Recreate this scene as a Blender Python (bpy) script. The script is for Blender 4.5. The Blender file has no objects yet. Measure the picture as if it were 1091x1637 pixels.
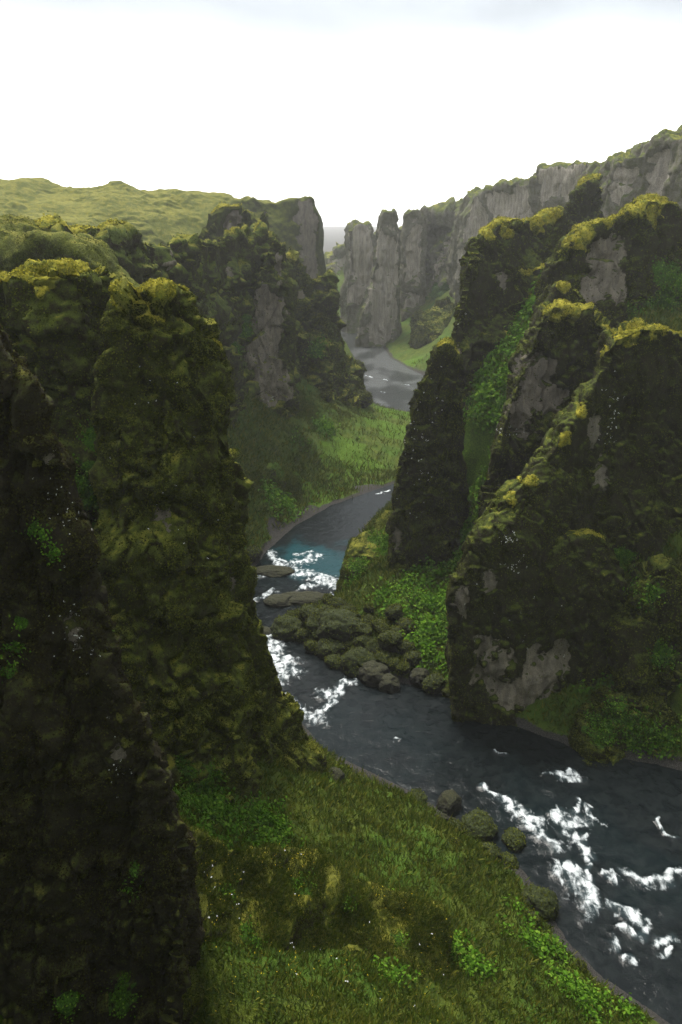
import bpy, bmesh, math, random
import numpy as np
from mathutils import Vector
from mathutils.bvhtree import BVHTree

Q = 1.0                      # voxel size multiplier (1 = full detail)
rng = np.random.default_rng(7)
random.seed(7)
scene = bpy.context.scene
COL = scene.collection
H = 60.0
TH = math.atan(473.5 / 1200.0)
CT, ST = math.cos(TH), math.sin(TH)

# ------------------------------------------------------------------ survey helpers
def ray(px, py):
    u = (px - 545.5) / 1200.0
    v = (818.5 - py) / 1200.0
    return np.array([u, CT + v * ST, -ST + v * CT])

def at(px, py, Y):
    d = ray(px, py)
    return np.array([0, 0, H]) + d * (Y / d[1])

def onz(px, py, z=0.0):
    d = ray(px, py)
    return np.array([0, 0, H]) + d * ((z - H) / d[2])

# ------------------------------------------------------------------ noise
def _hash(ix, iy, iz, seed):
    h = (ix.astype(np.uint32) * np.uint32(374761393) + iy.astype(np.uint32) * np.uint32(668265263)
         + iz.astype(np.uint32) * np.uint32(2246822519) + np.uint32(seed * 3266489917 & 0xffffffff))
    h = (h ^ (h >> np.uint32(13))) * np.uint32(1274126177)
    h = (h ^ (h >> np.uint32(16))) * np.uint32(2654435761)
    return h ^ (h >> np.uint32(15))

def noise(P, seed=0):
    P = np.asarray(P, dtype=np.float32)
    F = np.floor(P)
    f = P - F
    I = F.astype(np.int64)
    w = f * f * f * (f * (f * 6 - 15) + 10)
    out = np.zeros(len(P), np.float32)
    for dx in (0, 1):
        wx = w[:, 0] if dx else 1 - w[:, 0]
        for dy in (0, 1):
            wy = w[:, 1] if dy else 1 - w[:, 1]
            for dz in (0, 1):
                wz = w[:, 2] if dz else 1 - w[:, 2]
                h = _hash(I[:, 0] + dx, I[:, 1] + dy, I[:, 2] + dz, seed)
                gx = (h & np.uint32(1023)).astype(np.float32) / 511.5 - 1
                gy = ((h >> np.uint32(10)) & np.uint32(1023)).astype(np.float32) / 511.5 - 1
                gz = ((h >> np.uint32(20)) & np.uint32(1023)).astype(np.float32) / 511.5 - 1
                out += wx * wy * wz * (gx * (f[:, 0] - dx) + gy * (f[:, 1] - dy) + gz * (f[:, 2] - dz))
    return out * 1.25

def fbm(P, sc, octv=3, seed=0, st=(1, 1, 1)):
    P = np.asarray(P, np.float32) * np.array(st, np.float32) / sc
    r = np.zeros(len(P), np.float32); a = 1.0
    for o in range(octv):
        r += a * noise(P, seed + o * 17); P = P * 2.03 + 11.7; a *= .5
    return r

def sstep(a, b, x):
    t = np.clip((x - a) / (b - a), 0, 1)
    return t * t * (3 - 2 * t)

# ------------------------------------------------------------------ node helper
class NT:
    def __init__(s, nt): s.nt = nt; nt.nodes.clear()
    def n(s, t, **kw):
        nd = s.nt.nodes.new(t)
        for k, v in kw.items():
            if k.startswith('i_'):
                key = k[2:]
                key = int(key) if key.isdigit() else key.replace('_', ' ')
                nd.inputs[key].default_value = v
            else: setattr(nd, k, v)
        return nd
    def l(s, a, b): s.nt.links.new(a, b)
    def val(s, x, sock):
        if hasattr(x, 'links'): s.l(x, sock)
        else: sock.default_value = x
    def math(s, op, a, b=0.0, clamp=False):
        m = s.n('ShaderNodeMath', operation=op, use_clamp=clamp)
        s.val(a, m.inputs[0]); s.val(b, m.inputs[1]); return m.outputs[0]
    def mixc(s, f, a, b, mode='MIX'):
        m = s.n('ShaderNodeMix', data_type='RGBA', blend_type=mode)
        s.val(f, m.inputs[0])
        for x, k in ((a, 6), (b, 7)):
            if hasattr(x, 'links'): s.l(x, m.inputs[k])
            else: m.inputs[k].default_value = (*x, 1)
        return m.outputs[2]
    def ss(s, x, a, b, lo=0.0, hi=1.0):
        m = s.n('ShaderNodeMapRange', interpolation_type='SMOOTHSTEP')
        s.val(x, m.inputs[0])
        m.inputs[1].default_value = a; m.inputs[2].default_value = b
        m.inputs[3].default_value = lo; m.inputs[4].default_value = hi
        return m.outputs[0]
    def tex(s, vec, scale, detail=4, rough=.55, dist=0.0):
        t = s.n('ShaderNodeTexNoise'); s.l(vec, t.inputs['Vector'])
        t.inputs['Scale'].default_value = scale; t.inputs['Detail'].default_value = detail
        t.inputs['Roughness'].default_value = rough; t.inputs['Distortion'].default_value = dist
        return t.outputs[0]
    def vscale(s, vec, sx, sy, sz):
        m = s.n('ShaderNodeMapping'); s.l(vec, m.inputs[0]); m.inputs['Scale'].default_value = (sx, sy, sz)
        return m.outputs[0]
    def attr(s, name):
        a = s.n('ShaderNodeAttribute', attribute_name=name); return a.outputs['Fac']

def new_mat(name):
    m = bpy.data.materials.new(name); m.use_nodes = True
    return m, NT(m.node_tree)

def finish(b, col, bump, rough=.9, spec=.15):
    p = b.n('ShaderNodeBsdfPrincipled')
    b.val(col, p.inputs['Base Color']) if hasattr(col, 'links') else setattr(p.inputs['Base Color'], 'default_value', (*col, 1))
    b.val(rough, p.inputs['Roughness'])
    b.val(spec, p.inputs['Specular IOR Level'])
    if bump is not None: b.l(bump, p.inputs['Normal'])
    o = b.n('ShaderNodeOutputMaterial'); b.l(p.outputs[0], o.inputs[0])
    return p

def crag_mat(name, dark=(.022, .017, .010), dark2=(.030, .030, .010), moss=(.062, .082, .012), gold=(.21, .200, .028),
             rock=(.20, .170, .135), lo=.30, hi=.72, fine=1.0, streak=.25):
    m, b = new_mat(name)
    g = b.n('ShaderNodeNewGeometry')
    pos = g.outputs['Position']
    sep = b.n('ShaderNodeSeparateXYZ'); b.l(g.outputs['Normal'], sep.inputs[0])
    nz = sep.outputs[2]
    nA = b.tex(pos, .22, 4, .6)
    nB = b.tex(pos, 1.1 / fine, 5, .65)
    nC = b.tex(pos, 5.0 / fine, 4, .7)
    nD = b.tex(pos, 17.0 / fine, 3, .7)
    base = b.mixc(b.ss(nB, .38, .64), dark, dark2)
    base = b.mixc(b.ss(nC, .52, .72, 0, .8), base, moss)
    # moss grows where the ledges face upwards
    t = b.math('ADD', nz, b.math('MULTIPLY', b.math('SUBTRACT', nB, .5), 1.1))
    t = b.math('ADD', t, b.math('MULTIPLY', b.math('SUBTRACT', nA, .5), .7))
    mf = b.ss(t, lo, hi)
    gf = b.ss(b.math('ADD', t, b.math('MULTIPLY', b.math('SUBTRACT', nC, .5), .5)), hi - .08, hi + .42)
    mcol = b.mixc(gf, moss, gold)
    col = b.mixc(mf, base, mcol)
    # lush leafy green
    lu = b.math('ADD', b.attr('lush'), b.math('MULTIPLY', b.math('SUBTRACT', nB, .5), .9))
    lush = b.mixc(b.ss(nC, .35, .68), (.024, .062, .007), (.072, .150, .014))
    col = b.mixc(b.ss(lu, .40, .75), col, lush)
    # extra golden cushions
    go = b.math('ADD', b.attr('gold'), b.math('MULTIPLY', b.math('SUBTRACT', nB, .5), .5))
    col = b.mixc(b.ss(go, .40, .75), col, b.mixc(nC, gold, (gold[0] * .6, gold[1] * .7, gold[2])))
    # bare rock faces
    st = b.tex(b.vscale(pos, 1.0, 1.0, streak), .9, 6, .68, .4)
    st2 = b.tex(b.vscale(pos, 1, 1, .6), 3.2, 4, .7)
    ba = b.math('ADD', b.attr('bare'), b.math('MULTIPLY', b.math('SUBTRACT', nB, .5), .55))
    ba = b.math('ADD', ba, b.math('MULTIPLY', b.math('SUBTRACT', st, .5), .5))
    rk = b.mixc(b.ss(st, .30, .70), (rock[0] * .50, rock[1] * .51, rock[2] * .54), rock)
    rk = b.mixc(b.ss(st2, .55, .75, 0, .55), rk, (rock[0] * .35, rock[1] * .36, rock[2] * .4))
    ba = b.math('SUBTRACT', ba, b.math('MULTIPLY', b.ss(nz, .35, .7), .7))
    col = b.mixc(b.ss(ba, .42, .62), col, rk)
    sp = b.ss(nD, .32, .70, .55, 1.40)
    col = b.mixc(1.0, col, b.n_rgb(sp), 'MULTIPLY')
    bp = b.n('ShaderNodeBump'); bp.inputs['Strength'].default_value = .9; bp.inputs['Distance'].default_value = .5 * fine
    hgt = b.math('ADD', b.math('MULTIPLY', nB, .5), b.math('ADD', b.math('MULTIPLY', nC, .42), b.math('MULTIPLY', nD, .18)))
    b.l(hgt, bp.inputs['Height'])
    finish(b, col, bp.outputs[0], .92, .12)
    return m

def _n_rgb(s, x):
    c = s.n('ShaderNodeCombineColor')
    for i in range(3): s.l(x, c.inputs[i])
    return c.outputs[0]
NT.n_rgb = _n_rgb

# ------------------------------------------------------------------ river outline
LB = [(1130, 1660), (1072, 1637), (962, 1562), (905, 1503), (872, 1445), (840, 1395), (780, 1345), (715, 1300), (650, 1262),
      (600, 1238), (520, 1200), (478, 1150), (440, 1095), (418, 1040), (405, 1000), (396, 950), (402, 915), (428, 880), (470, 842),
      (530, 808), (590, 787), (640, 770), (700, 750), (735, 722), (722, 690), (672, 661), (612, 652), (592, 640), (582, 612),
      (572, 578), (550, 548), (538, 527), (536, 508)]
RB = [(1500, 1660), (1400, 1400), (1250, 1275), (1091, 1232), (1000, 1212), (920, 1196), (800, 1152), (740, 1125), (680, 1100),
      (610, 1085), (560, 1058), (500, 1035), (455, 1008), (446, 990), (474, 975), (522, 962), (541, 945), (545, 915), (560, 870),
      (590, 832), (625, 812), (700, 800), (790, 770), (815, 720), (785, 680), (740, 640), (692, 606), (655, 590), (625, 572),
      (612, 553), (592, 540), (572, 525), (562, 506)]
LBw = np.array([onz(*p)[:2] for p in LB]); RBw = np.array([onz(*p)[:2] for p in RB])
RIV = np.vstack([LBw, RBw[::-1]])

def river_sd(x, y):
    """signed distance to the river outline, negative in the water"""
    d = np.full(x.shape, 1e18); ins = np.zeros(x.shape, bool)
    n = len(RIV)
    for i in range(n):
        a, c = RIV[i], RIV[(i + 1) % n]
        e = c - a
        t = np.clip(((x - a[0]) * e[0] + (y - a[1]) * e[1]) / (e @ e), 0, 1)
        d = np.minimum(d, (x - a[0] - t * e[0]) ** 2 + (y - a[1] - t * e[1]) ** 2)
        cond = (a[1] > y) != (c[1] > y)
        xi = (c[0] - a[0]) * (y - a[1]) / (c[1] - a[1] + 1e-12) + a[0]
        ins ^= cond & (x < xi)
    return np.where(ins, -np.sqrt(d), np.sqrt(d))

# ------------------------------------------------------------------ ground
GP = [(300, 1500, 30), (290, 1350, 38), (300, 1290, 44), (215, 1180, 47), (180, 1060, 51), (165, 940, 54), (420, 1290, 52), (510, 1225, 64), (400, 1450, 38), (550, 1400, 44),
      (500, 1637, 26), (650, 1637, 29.5), (700, 1500, 40), (600, 1300, 57), (850, 1637, 35), (800, 1480, 47), (700, 1400, 50),
      (480, 640, 203), (520, 645, 210), (640, 700, 202), (600, 695, 203), (560, 735, 184), (500, 760, 172), (450, 790, 158),
      (430, 650, 185), (400, 640, 175), (400, 720, 160), (395, 790, 142), (430, 720, 168), (400, 825, 140), (610, 655, 248), (650, 690, 214), (600, 665, 225),
      (600, 900, 116), (620, 850, 134), (700, 955, 106), (720, 1050, 92), (600, 990, 102.5), (740, 900, 115), (752, 780, 127),
      (762, 650, 131), (800, 560, 139), (850, 485, 149), (870, 440, 156), (860, 720, 120), (930, 620, 130), (1000, 900, 90),
      (1050, 1000, 84), (1060, 1150, 76.5), (1000, 1180, 73.5), (1091, 1100, 76), (700, 555, 330), (650, 580, 326), (700, 530, 350),
      (720, 495, 352)]
GW = [(0, 8, 46), (9, 15, 33), (-10, 12, 32), (0, 14, 33), (-8, 20, 17), (-16, 20, 17), (-9, 26, 16), (-22, 14, 30), (24, 20, 16), (0, 0, 54), (-25, -4, 55), (25, 0, 36), (-40, 15, 52), (-22, 40, 42),
      (-45, 75, 47), (-70, 90, 55), (-60, 55, 54), (-80, 125, 50), (-45, 110, 36), (-30, 125, 26), (-18, 100, 8), (-16, 85, 4),
      (-110, 150, 52), (-70, 190, 50), (-50, 230, 45), (-25, 250, 25), (-10, 275, 6), (-40, 330, 50), (-120, 250, 56), (-30, 420, 50),
      (-250, 300, 62), (-300, 100, 66), (-200, 0, 64), (-150, -100, 66), (60, -100, 64), (80, 40, 60), (70, 70, 36), (55, 78, 22),
      (120, 100, 66), (90, 120, 52), (60, 150, 44), (80, 190, 48), (120, 240, 60), (80, 250, 42), (70, 290, 38), (60, 330, 24),
      (110, 340, 62), (200, 200, 78), (300, 100, 84), (300, 320, 84), (120, 480, 60), (60, 520, 58), (40, 440, 40), (-150, 480, 66),
      (-60, 520, 55), (300, 500, 80), (-300, 500, 70), (10, 640, 4), (-40, 700, 0), (100, 700, 4), (300, 720, 2), (-300, 720, 2), (200, -50, 70)]
GZ = [(520, 990, 2.2), (565, 1005, 2.8), (610, 1025, 2.4), (660, 1050, 2.0), (480, 1000, 1.2), (640, 960, 4.5), (590, 960, 3.6)]
pts = [at(*p) for p in GP] + [onz(*p) for p in GZ] + [np.array(p, float) for p in GW]
for i, p in enumerate(np.vstack([LBw, RBw])): pts.append(np.array([p[0], p[1], .4]))
CP = np.array(pts)
_D = np.hypot(CP[:, None, 0] - CP[None, :, 0], CP[:, None, 1] - CP[None, :, 1])
_A = np.zeros((len(CP) + 1,) * 2); _A[:-1, :-1] = -_D - np.eye(len(CP)) * .15; _A[-1, :-1] = 1; _A[:-1, -1] = 1
_w = np.linalg.solve(_A, np.append(CP[:, 2], 0))

def ground(x, y):
    x = np.atleast_1d(np.asarray(x, float)); y = np.atleast_1d(np.asarray(y, float))
    z = np.full(x.shape, _w[-1])
    for i, c in enumerate(CP): z -= _w[i] * np.hypot(x - c[0], y - c[1])
    sd = river_sd(x, y)
    zo = np.maximum(z, .25 + .02 * sd) * sstep(-.5, 3.5, sd) + .12 * sstep(-.3, .6, sd)
    z = np.where(sd > 0, zo, np.maximum(-1.6, sd * .35))
    fall = np.maximum(sstep(640, 760, y), sstep(330, 420, np.abs(x)) * sstep(300, 700, y))
    return z * (1 - fall) - 2.5 * fall

def mesh_obj(name, V, F, mat=None, parent=None, base=None, attrs=None, smooth=True):
    me = bpy.data.meshes.new(name)
    V = np.asarray(V, np.float32)
    if base is not None: V = V - np.asarray(base, np.float32)
    F = np.asarray(F, np.int32)
    k = F.shape[1]
    me.vertices.add(len(V)); me.vertices.foreach_set('co', V.ravel())
    me.loops.add(F.size); me.loops.foreach_set('vertex_index', F.ravel())
    me.polygons.add(len(F)); me.polygons.foreach_set('loop_start', np.arange(0, F.size, k, dtype=np.int32))
    if smooth: me.polygons.foreach_set('use_smooth', np.ones(len(F), bool))
    me.update(calc_edges=True); me.validate()
    for a, v in (attrs or {}).items():
        me.attributes.new(a, 'FLOAT', 'POINT').data.foreach_set('value', np.asarray(v, np.float32))
    o = bpy.data.objects.new(name, me); COL.objects.link(o)
    if mat: me.materials.append(mat)
    if parent is not None: o.parent = parent
    elif base is not None: o.location = base
    return o

def tag(o, label=None, cat=None, group=None, kind=None):
    for k, v in (('label', label), ('category', cat), ('group', group), ('kind', kind)):
        if v: o[k] = v
    return o

def empty(name, loc):
    o = bpy.data.objects.new(name, None); COL.objects.link(o); o.location = loc; o.empty_display_size = 2
    return o

def grid_faces(nu, nv):
    i = np.arange(nu - 1)[:, None] * nv + np.arange(nv - 1)[None]
    return np.stack([i, i + nv, i + nv + 1, i + 1], -1).reshape(-1, 4)

# ------------------------------------------------------------------ painting natural patches as world-space blobs
def blobs(P, spots, ns=2.0):
    """spots: (centre xyz, radius[, zstretch]) -> soft mask with a ragged outline"""
    m = np.zeros(len(P), np.float32)
    if not len(spots): return m
    for s in spots:
        c, r = s[0], s[1]; zs = s[2] if len(s) > 2 else 1.0
        d = P - np.asarray(c, np.float32)
        near_ = np.where(np.abs(d).max(1) < r * max(1.2, zs) * 2.4)[0]
        d = d[near_]
        q = np.sqrt(d[:, 0] ** 2 + d[:, 1] ** 2 + (d[:, 2] / zs) ** 2) / r
        m[near_] = np.maximum(m[near_], 1 - sstep(.5, 1.3, q + fbm(P[near_], r * .9, 5, 71) * .75))
    return m

# ------------------------------------------------------------------ crag builder
def densify(cr, step):
    out = []
    for a, b in zip(cr[:-1], cr[1:]):
        n = max(1, int(np.linalg.norm(b[:3] - a[:3]) / step))
        for i in range(n): out.append(a + (b - a) * i / n)
    out.append(cr[-1]); return np.array(out)

def loft(crest, hf=.8, bf=8, kf=1.6, hb=1.5, bb=8, kb=1.6, ang=0.0, zf=None, step=1.5, jag=.5, dpy=0, M=12):
    """a rock fin: crest points (px,py,Y[,front spread]) and the spread of its front and back faces"""
    nd = np.array([math.sin(ang), -math.cos(ang)])
    cr = []
    for c in crest:
        p = at(c[0], c[1] + dpy, c[2]) if not isinstance(c[0], str) else np.array(c[1:4], float)
        cr.append(np.append(p, (c[3] if len(c) > 3 else bf, c[4] if len(c) > 4 else kf)))
    cr = densify(np.array(cr), step)
    g0 = ground(cr[:, 0], cr[:, 1])
    j = fbm(cr[:, :3], 3.0, 3, 5)
    top = cr[:, 2] + j * jag
    V = []; S = 2 * M + 3
    zfoot_f = ground(cr[:, 0] + nd[0] * cr[:, 3], cr[:, 1] + nd[1] * cr[:, 3]) if zf is None else np.full(len(cr), zf)
    zfoot_b = ground(cr[:, 0] - nd[0] * bb, cr[:, 1] - nd[1] * bb)
    hmax = max((top - zfoot_f).max(), 1)
    for i, c in enumerate(cr):
        ht = max(top[i] - min(zfoot_f[i], zfoot_b[i]), .3)
        sc = min(1, (ht / hmax)) ** .6
        def side(sgn, h, b, k, zft):
            r = []
            h *= sc; b = h + (b - h) * sc
            for q in range(M + 1):
                s = q / M
                off = h + (b - h) * s ** k
                z = top[i] + (min(zft, top[i] - .2) - 1.2 - top[i]) * s
                if q == 0: z -= 0.0
                r.append((c[0] + sgn * nd[0] * off, c[1] + sgn * nd[1] * off, z))
            return r
        f = side(1, hf, c[3], c[4], zfoot_f[i]); bk = side(-1, hb, bb, kb, zfoot_b[i])
        ring = f[::-1] + [(c[0] - nd[0] * (hb - hf) * .5 * sc, c[1] - nd[1] * (hb - hf) * .5 * sc, top[i] + .25 * sc)] + bk
        V.append(ring)
    V = np.array(V); n, S = V.shape[:2]
    F = []
    for i in range(n - 1):
        for k in range(S):
            k2 = (k + 1) % S
            F.append((i * S + k, (i + 1) * S + k, (i + 1) * S + k2, i * S + k2))
    caps = [tuple(range(S))[::-1], tuple((n - 1) * S + k for k in range(S))]
    return V.reshape(-1, 3), F, caps

def remesh(parts, voxel):
    bm = bmesh.new()
    for V, F, caps in parts:
        vs = [bm.verts.new(v) for v in V]
        for f in F: bm.faces.new([vs[i] for i in f])
        for f in caps: bm.faces.new([vs[i] for i in f])
    bmesh.ops.recalc_face_normals(bm, faces=bm.faces)
    me = bpy.data.meshes.new('tmp'); bm.to_mesh(me); bm.free()
    o = bpy.data.objects.new('tmp', me); COL.objects.link(o)
    md = o.modifiers.new('r', 'REMESH'); md.mode = 'VOXEL'; md.voxel_size = voxel; md.adaptivity = 0
    dg = bpy.context.evaluated_depsgraph_get(); dg.update()
    e = o.evaluated_get(dg).to_mesh()
    V = np.empty(len(e.vertices) * 3, np.float32); e.vertices.foreach_get('co', V); V = V.reshape(-1, 3)
    F = np.empty(len(e.loops), np.int32); e.loops.foreach_get('vertex_index', F)
    assert len(F) == len(e.polygons) * 4
    F = F.reshape(-1, 4)
    bpy.data.objects.remove(o); bpy.data.meshes.remove(me)
    return V.copy(), F.copy()

def normals(V, F):
    fn = np.cross(V[F[:, 2]] - V[F[:, 0]], V[F[:, 3]] - V[F[:, 1]])
    N = np.zeros_like(V)
    for k in range(4): 
        for a in range(3): N[:, a] += np.bincount(F[:, k], fn[:, a], len(V))
    return N / np.maximum(np.linalg.norm(N, axis=1, keepdims=True), 1e-9)

def smooth(V, F, it):
    e = np.concatenate([F[:, [0, 1]], F[:, [1, 2]], F[:, [2, 3]], F[:, [3, 0]]])
    cnt = np.bincount(e[:, 0], minlength=len(V)) + np.bincount(e[:, 1], minlength=len(V))
    for _ in range(it):
        A = np.zeros_like(V)
        for a in range(3):
            A[:, a] = np.bincount(e[:, 0], V[e[:, 1], a], len(V)) + np.bincount(e[:, 1], V[e[:, 0], a], len(V))
        V = V * .4 + .6 * A / np.maximum(cnt, 1)[:, None]
    return V

def facets(P, L, seed):
    """broken rock: each cell of a jittered lattice is a tilted slab"""
    Q_ = np.asarray(P, np.float32) / np.array([L, L, L * 1.7], np.float32) + 100.3
    B = np.floor(Q_ - .5).astype(np.int64)
    best = np.full(len(P), 1e9, np.float32); out = np.zeros(len(P), np.float32)
    for dx in (0, 1):
        for dy in (0, 1):
            for dz in (0, 1):
                I = B + np.array([dx, dy, dz])
                h = _hash(I[:, 0], I[:, 1], I[:, 2], seed); h2 = _hash(I[:, 2], I[:, 0], I[:, 1], seed + 1)
                j = np.stack([(h & 1023), ((h >> 10) & 1023), ((h >> 20) & 1023)], 1).astype(np.float32) / 1023 * .8 + .1
                t = np.stack([(h2 & 1023), ((h2 >> 10) & 1023), ((h2 >> 20) & 1023)], 1).astype(np.float32) / 511.5 - 1
                r = Q_ - I - j; d = (r * r).sum(1)
                v = (r * t).sum(1) * .8 + (t[:, 0] * t[:, 1]) * .5
                m = d < best; best[m] = d[m]; out[m] = v[m]
    return out * L

def rough(V, N, s=1.0, seed=0, big=1.0, med=.5, small=.5, strata=.45, flute=0.0, bare=None, cleft=1.0, slab=.8):
    """weathered rock: big bulges, pillow lumps of moss, horizontal ledges, vertical flutes. s = size in metres of the unit lump"""
    d = fbm(V, 9 * s, 2, seed) * 2.2 * s * big
    wv = np.stack([fbm(V, 4 * s, 2, seed + 21), fbm(V, 4 * s, 2, seed + 22), fbm(V, 4 * s, 2, seed + 23)], 1) * 1.3 * s
    U = V + wv
    m = .45 + 1.0 * sstep(-.25, .35, noise(V / (11 * s), seed + 12))
    e = (np.abs(noise(U / (3.4 * s), seed + 3)) * 2 - .45) * .9 * s * med
    e += (np.abs(noise(U / (1.45 * s) + 5, seed + 4)) * 2 - .45) * .55 * s * small
    e += (np.abs(noise(U / (.6 * s) + 9, seed + 5)) * 2 - .45) * .26 * s * small
    e += fbm(U, .3 * s, 2, seed + 9) * .10 * s * small
    if strata: e += fbm(U, 2.4 * s, 3, seed + 6, (.3, .3, 1.0)) * 1.1 * s * strata
    # deep clefts
    cl = np.abs(fbm(U, 7 * s, 3, seed + 8, (1, 1, .45)))
    d += -(1 - sstep(0, .10, cl)) * 1.1 * s * cleft
    e *= m
    if slab: d += (facets(U, 5.5 * s, seed + 15) * .42 + facets(U, 2.2 * s, seed + 16) * .30) * slab
    if bare is not None: e *= 1 - .8 * bare; d -= sstep(.3, .6, bare) * .55 * s; d += bare * (fbm(V, 1.6 * s, 4, seed + 13, (1, 1, .3)) * .3 * s + facets(V, 1.3 * s, seed + 18) * .28)
    if flute: d += -np.abs(fbm(V, 5 * s, 3, seed + 7, (1, 1, .12))) * 2.4 * s * flute + .5 * s * flute
    return V + N * (d + e)[:, None]

CRAGS = {}; CAPS = []
def sub_shell(V, N, F, mask, lift, thr=.12):
    """a skin of moss or turf that lies over part of a crag, its rim sunk into the rock"""
    fm = mask[F].min(1) > thr
    if fm.sum() < 12: return None
    f = F[fm]; u = np.unique(f); idx = np.full(len(V), -1); idx[u] = np.arange(len(u))
    fs = idx[f]; Vs = smooth(V[u], fs, 5)
    h = -.15 * lift + lift * np.sqrt(np.clip((mask[u] - thr) / (1 - thr), 0, 1)) * (1 + .5 * noise(V[u] / (lift * 5), 81)) + lift * .30 * fbm(V[u], lift * 1.6, 3, 82)
    return Vs + N[u] * h[:, None], fs

def islands(n, F):
    e = np.concatenate([F[:, [0, 1]], F[:, [1, 2]], F[:, [2, 3]], F[:, [3, 0]]])
    lab = np.arange(n)
    while True:
        new = lab.copy()
        m = np.minimum(lab[e[:, 0]], lab[e[:, 1]])
        np.minimum.at(new, e[:, 0], m); np.minimum.at(new, e[:, 1], m)
        new = new[new]; new = new[new]
        if (new == lab).all(): return lab
        lab = new

def crag(key, name, label, cat, lofts, mat, voxel, s=1.0, bare=(), lush=(), gold=(), group=None, rough_kw=None, kind='thing', sm=5, cap=None, top=.62, tuft=None, leaf=None):
    V, F = remesh([loft(**l) for l in lofts], voxel * .6 * Q)
    V = smooth(V, F, sm)
    N = normals(V, F)
    bvh = BVHTree.FromPolygons([tuple(v) for v in V.tolist()], F.tolist())
    def spots(L):
        out = []
        for sp in L:
            px, py, r = sp[:3]; zs = sp[3] if len(sp) > 3 else 1
            d = ray(px, py); dn = d / np.linalg.norm(d)
            h = bvh.ray_cast(Vector((0, 0, H)), Vector(dn))
            if h[0] is None: continue
            out.append((np.array(h[0]), r / 1200 * h[3] / np.linalg.norm(d), zs))
        return out
    bs, ls, gs = spots(bare), spots(lush), spots(gold)
    mb = blobs(V, bs, 1.6 * s)
    N0 = N; V0 = V
    V = rough(V, N, s, seed=sum(map(ord, key)), bare=mb, **(rough_kw or {}))
    N = normals(V, F)
    base = np.array([V[:, 0].mean(), V[:, 1].mean(), max(0, float(np.percentile(V[:, 2], 3)))])
    ml, mg = blobs(V0, ls), blobs(V0, gs)
    root = empty(name, base)
    tag(root, label, cat, group, kind)
    body = mesh_obj('rock_body', V, F, mat, root, base, {'bare': mb, 'lush': ml, 'gold': mg})
    if cap is None and s < 1.7: cap = (M_moss, .32 * s + .05)
    if cap:
        tm = sstep(top, top + .3, N0[:, 2] + .35 * fbm(V0, 2.5 * s, 3, 91)) * sstep(.1, .45, N[:, 2] + .2)
        mk = np.maximum(mg * sstep(-.5, .1, N[:, 2]), tm * .9)
        sh = sub_shell(V, N, F, mk, cap[1])
        if sh:
            comp = islands(len(sh[0]), sh[1])
            ids, cnt = np.unique(comp, return_counts=True)
            for ci in ids[np.argsort(-cnt)][:14]:
                vi = np.where(comp == ci)[0]
                if len(vi) < 60: continue
                ix = np.full(len(comp), -1); ix[vi] = np.arange(len(vi))
                ff = ix[sh[1]]; ff = ff[(ff >= 0).all(1)]
                mesh_obj('moss_cap', sh[0][vi], ff, cap[0], root, base); CAPS.append((key, sh[0][vi], ff))
    CRAGS[key] = dict(root=root, base=base, V=V, F=F, N=N, body=body, bare=mb, lush=ml, gold=mg)
    return root

# ------------------------------------------------------------------ small plants: thousands of leaves and blades
def sample(V, F, w, n):
    a = V[F[:, 1]] - V[F[:, 0]]; c = V[F[:, 3]] - V[F[:, 0]]
    cr = np.cross(a, c); ar = np.linalg.norm(cr, axis=1)
    pw = ar * w[F].mean(1)
    if pw.sum() <= 0: return np.zeros((0, 3)), np.zeros((0, 3))
    i = rng.choice(len(F), n, p=pw / pw.sum())
    u, v = rng.random((2, n))
    P = V[F[i, 0]] + a[i] * u[:, None] + c[i] * v[:, None]
    return P, cr[i] / np.maximum(ar[i], 1e-9)[:, None]

def leaves(name, P, Nn, size, mat, parent=None, base=None, blade=False, lift=.3, var=.5, kind='stuff', per=1, spread=1.0):
    """many small leaf faces (or grass blades) rooted on P"""
    if not len(P): return None
    if per > 1:
        P = np.repeat(P, per, 0); Nn = np.repeat(Nn, per, 0)
        P = P + rng.normal(0, 1, P.shape) * (size * spread)
    n = len(P); sz = (size * (1 - var / 2 + var * rng.random(n)) if np.ndim(size) == 0 else np.asarray(size))[:, None]
    r = rng.normal(0, 1, (n, 3)); r /= np.linalg.norm(r, axis=1, keepdims=True)
    if blade:
        up = Nn * .35 + np.array([0, 0, .75]) + r * .55; up /= np.linalg.norm(up, axis=1, keepdims=True)
        t = np.cross(up, rng.normal(0, 1, (n, 3))); t /= np.maximum(np.linalg.norm(t, axis=1, keepdims=True), 1e-6)
        W = np.stack([P - t * sz * .10 - up * sz * .1, P + t * sz * .10 - up * sz * .1, P + up * sz * .6 + t * sz * .07 + r * sz * .08, P + up * sz + r * sz * .28], 1)
    else:
        nn = Nn + r * .75; nn /= np.linalg.norm(nn, axis=1, keepdims=True)
        t = np.cross(nn, rng.normal(0, 1, (n, 3))); t /= np.maximum(np.linalg.norm(t, axis=1, keepdims=True), 1e-6)
        bq = np.cross(nn, t); o = P + Nn * sz * lift * rng.random((n, 1))
        W = np.stack([o - t * sz * .5, o + bq * sz * .32 + nn * sz * .1, o + t * sz * .55, o - bq * sz * .32 + nn * sz * .1], 1)
    tone = np.repeat(rng.random(n), 4)
    o = mesh_obj(name, W.reshape(-1, 3), np.arange(n * 4).reshape(-1, 4), mat, parent, base, {'tone': tone}, smooth=False)
    if kind: o['kind'] = kind
    return o

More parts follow.
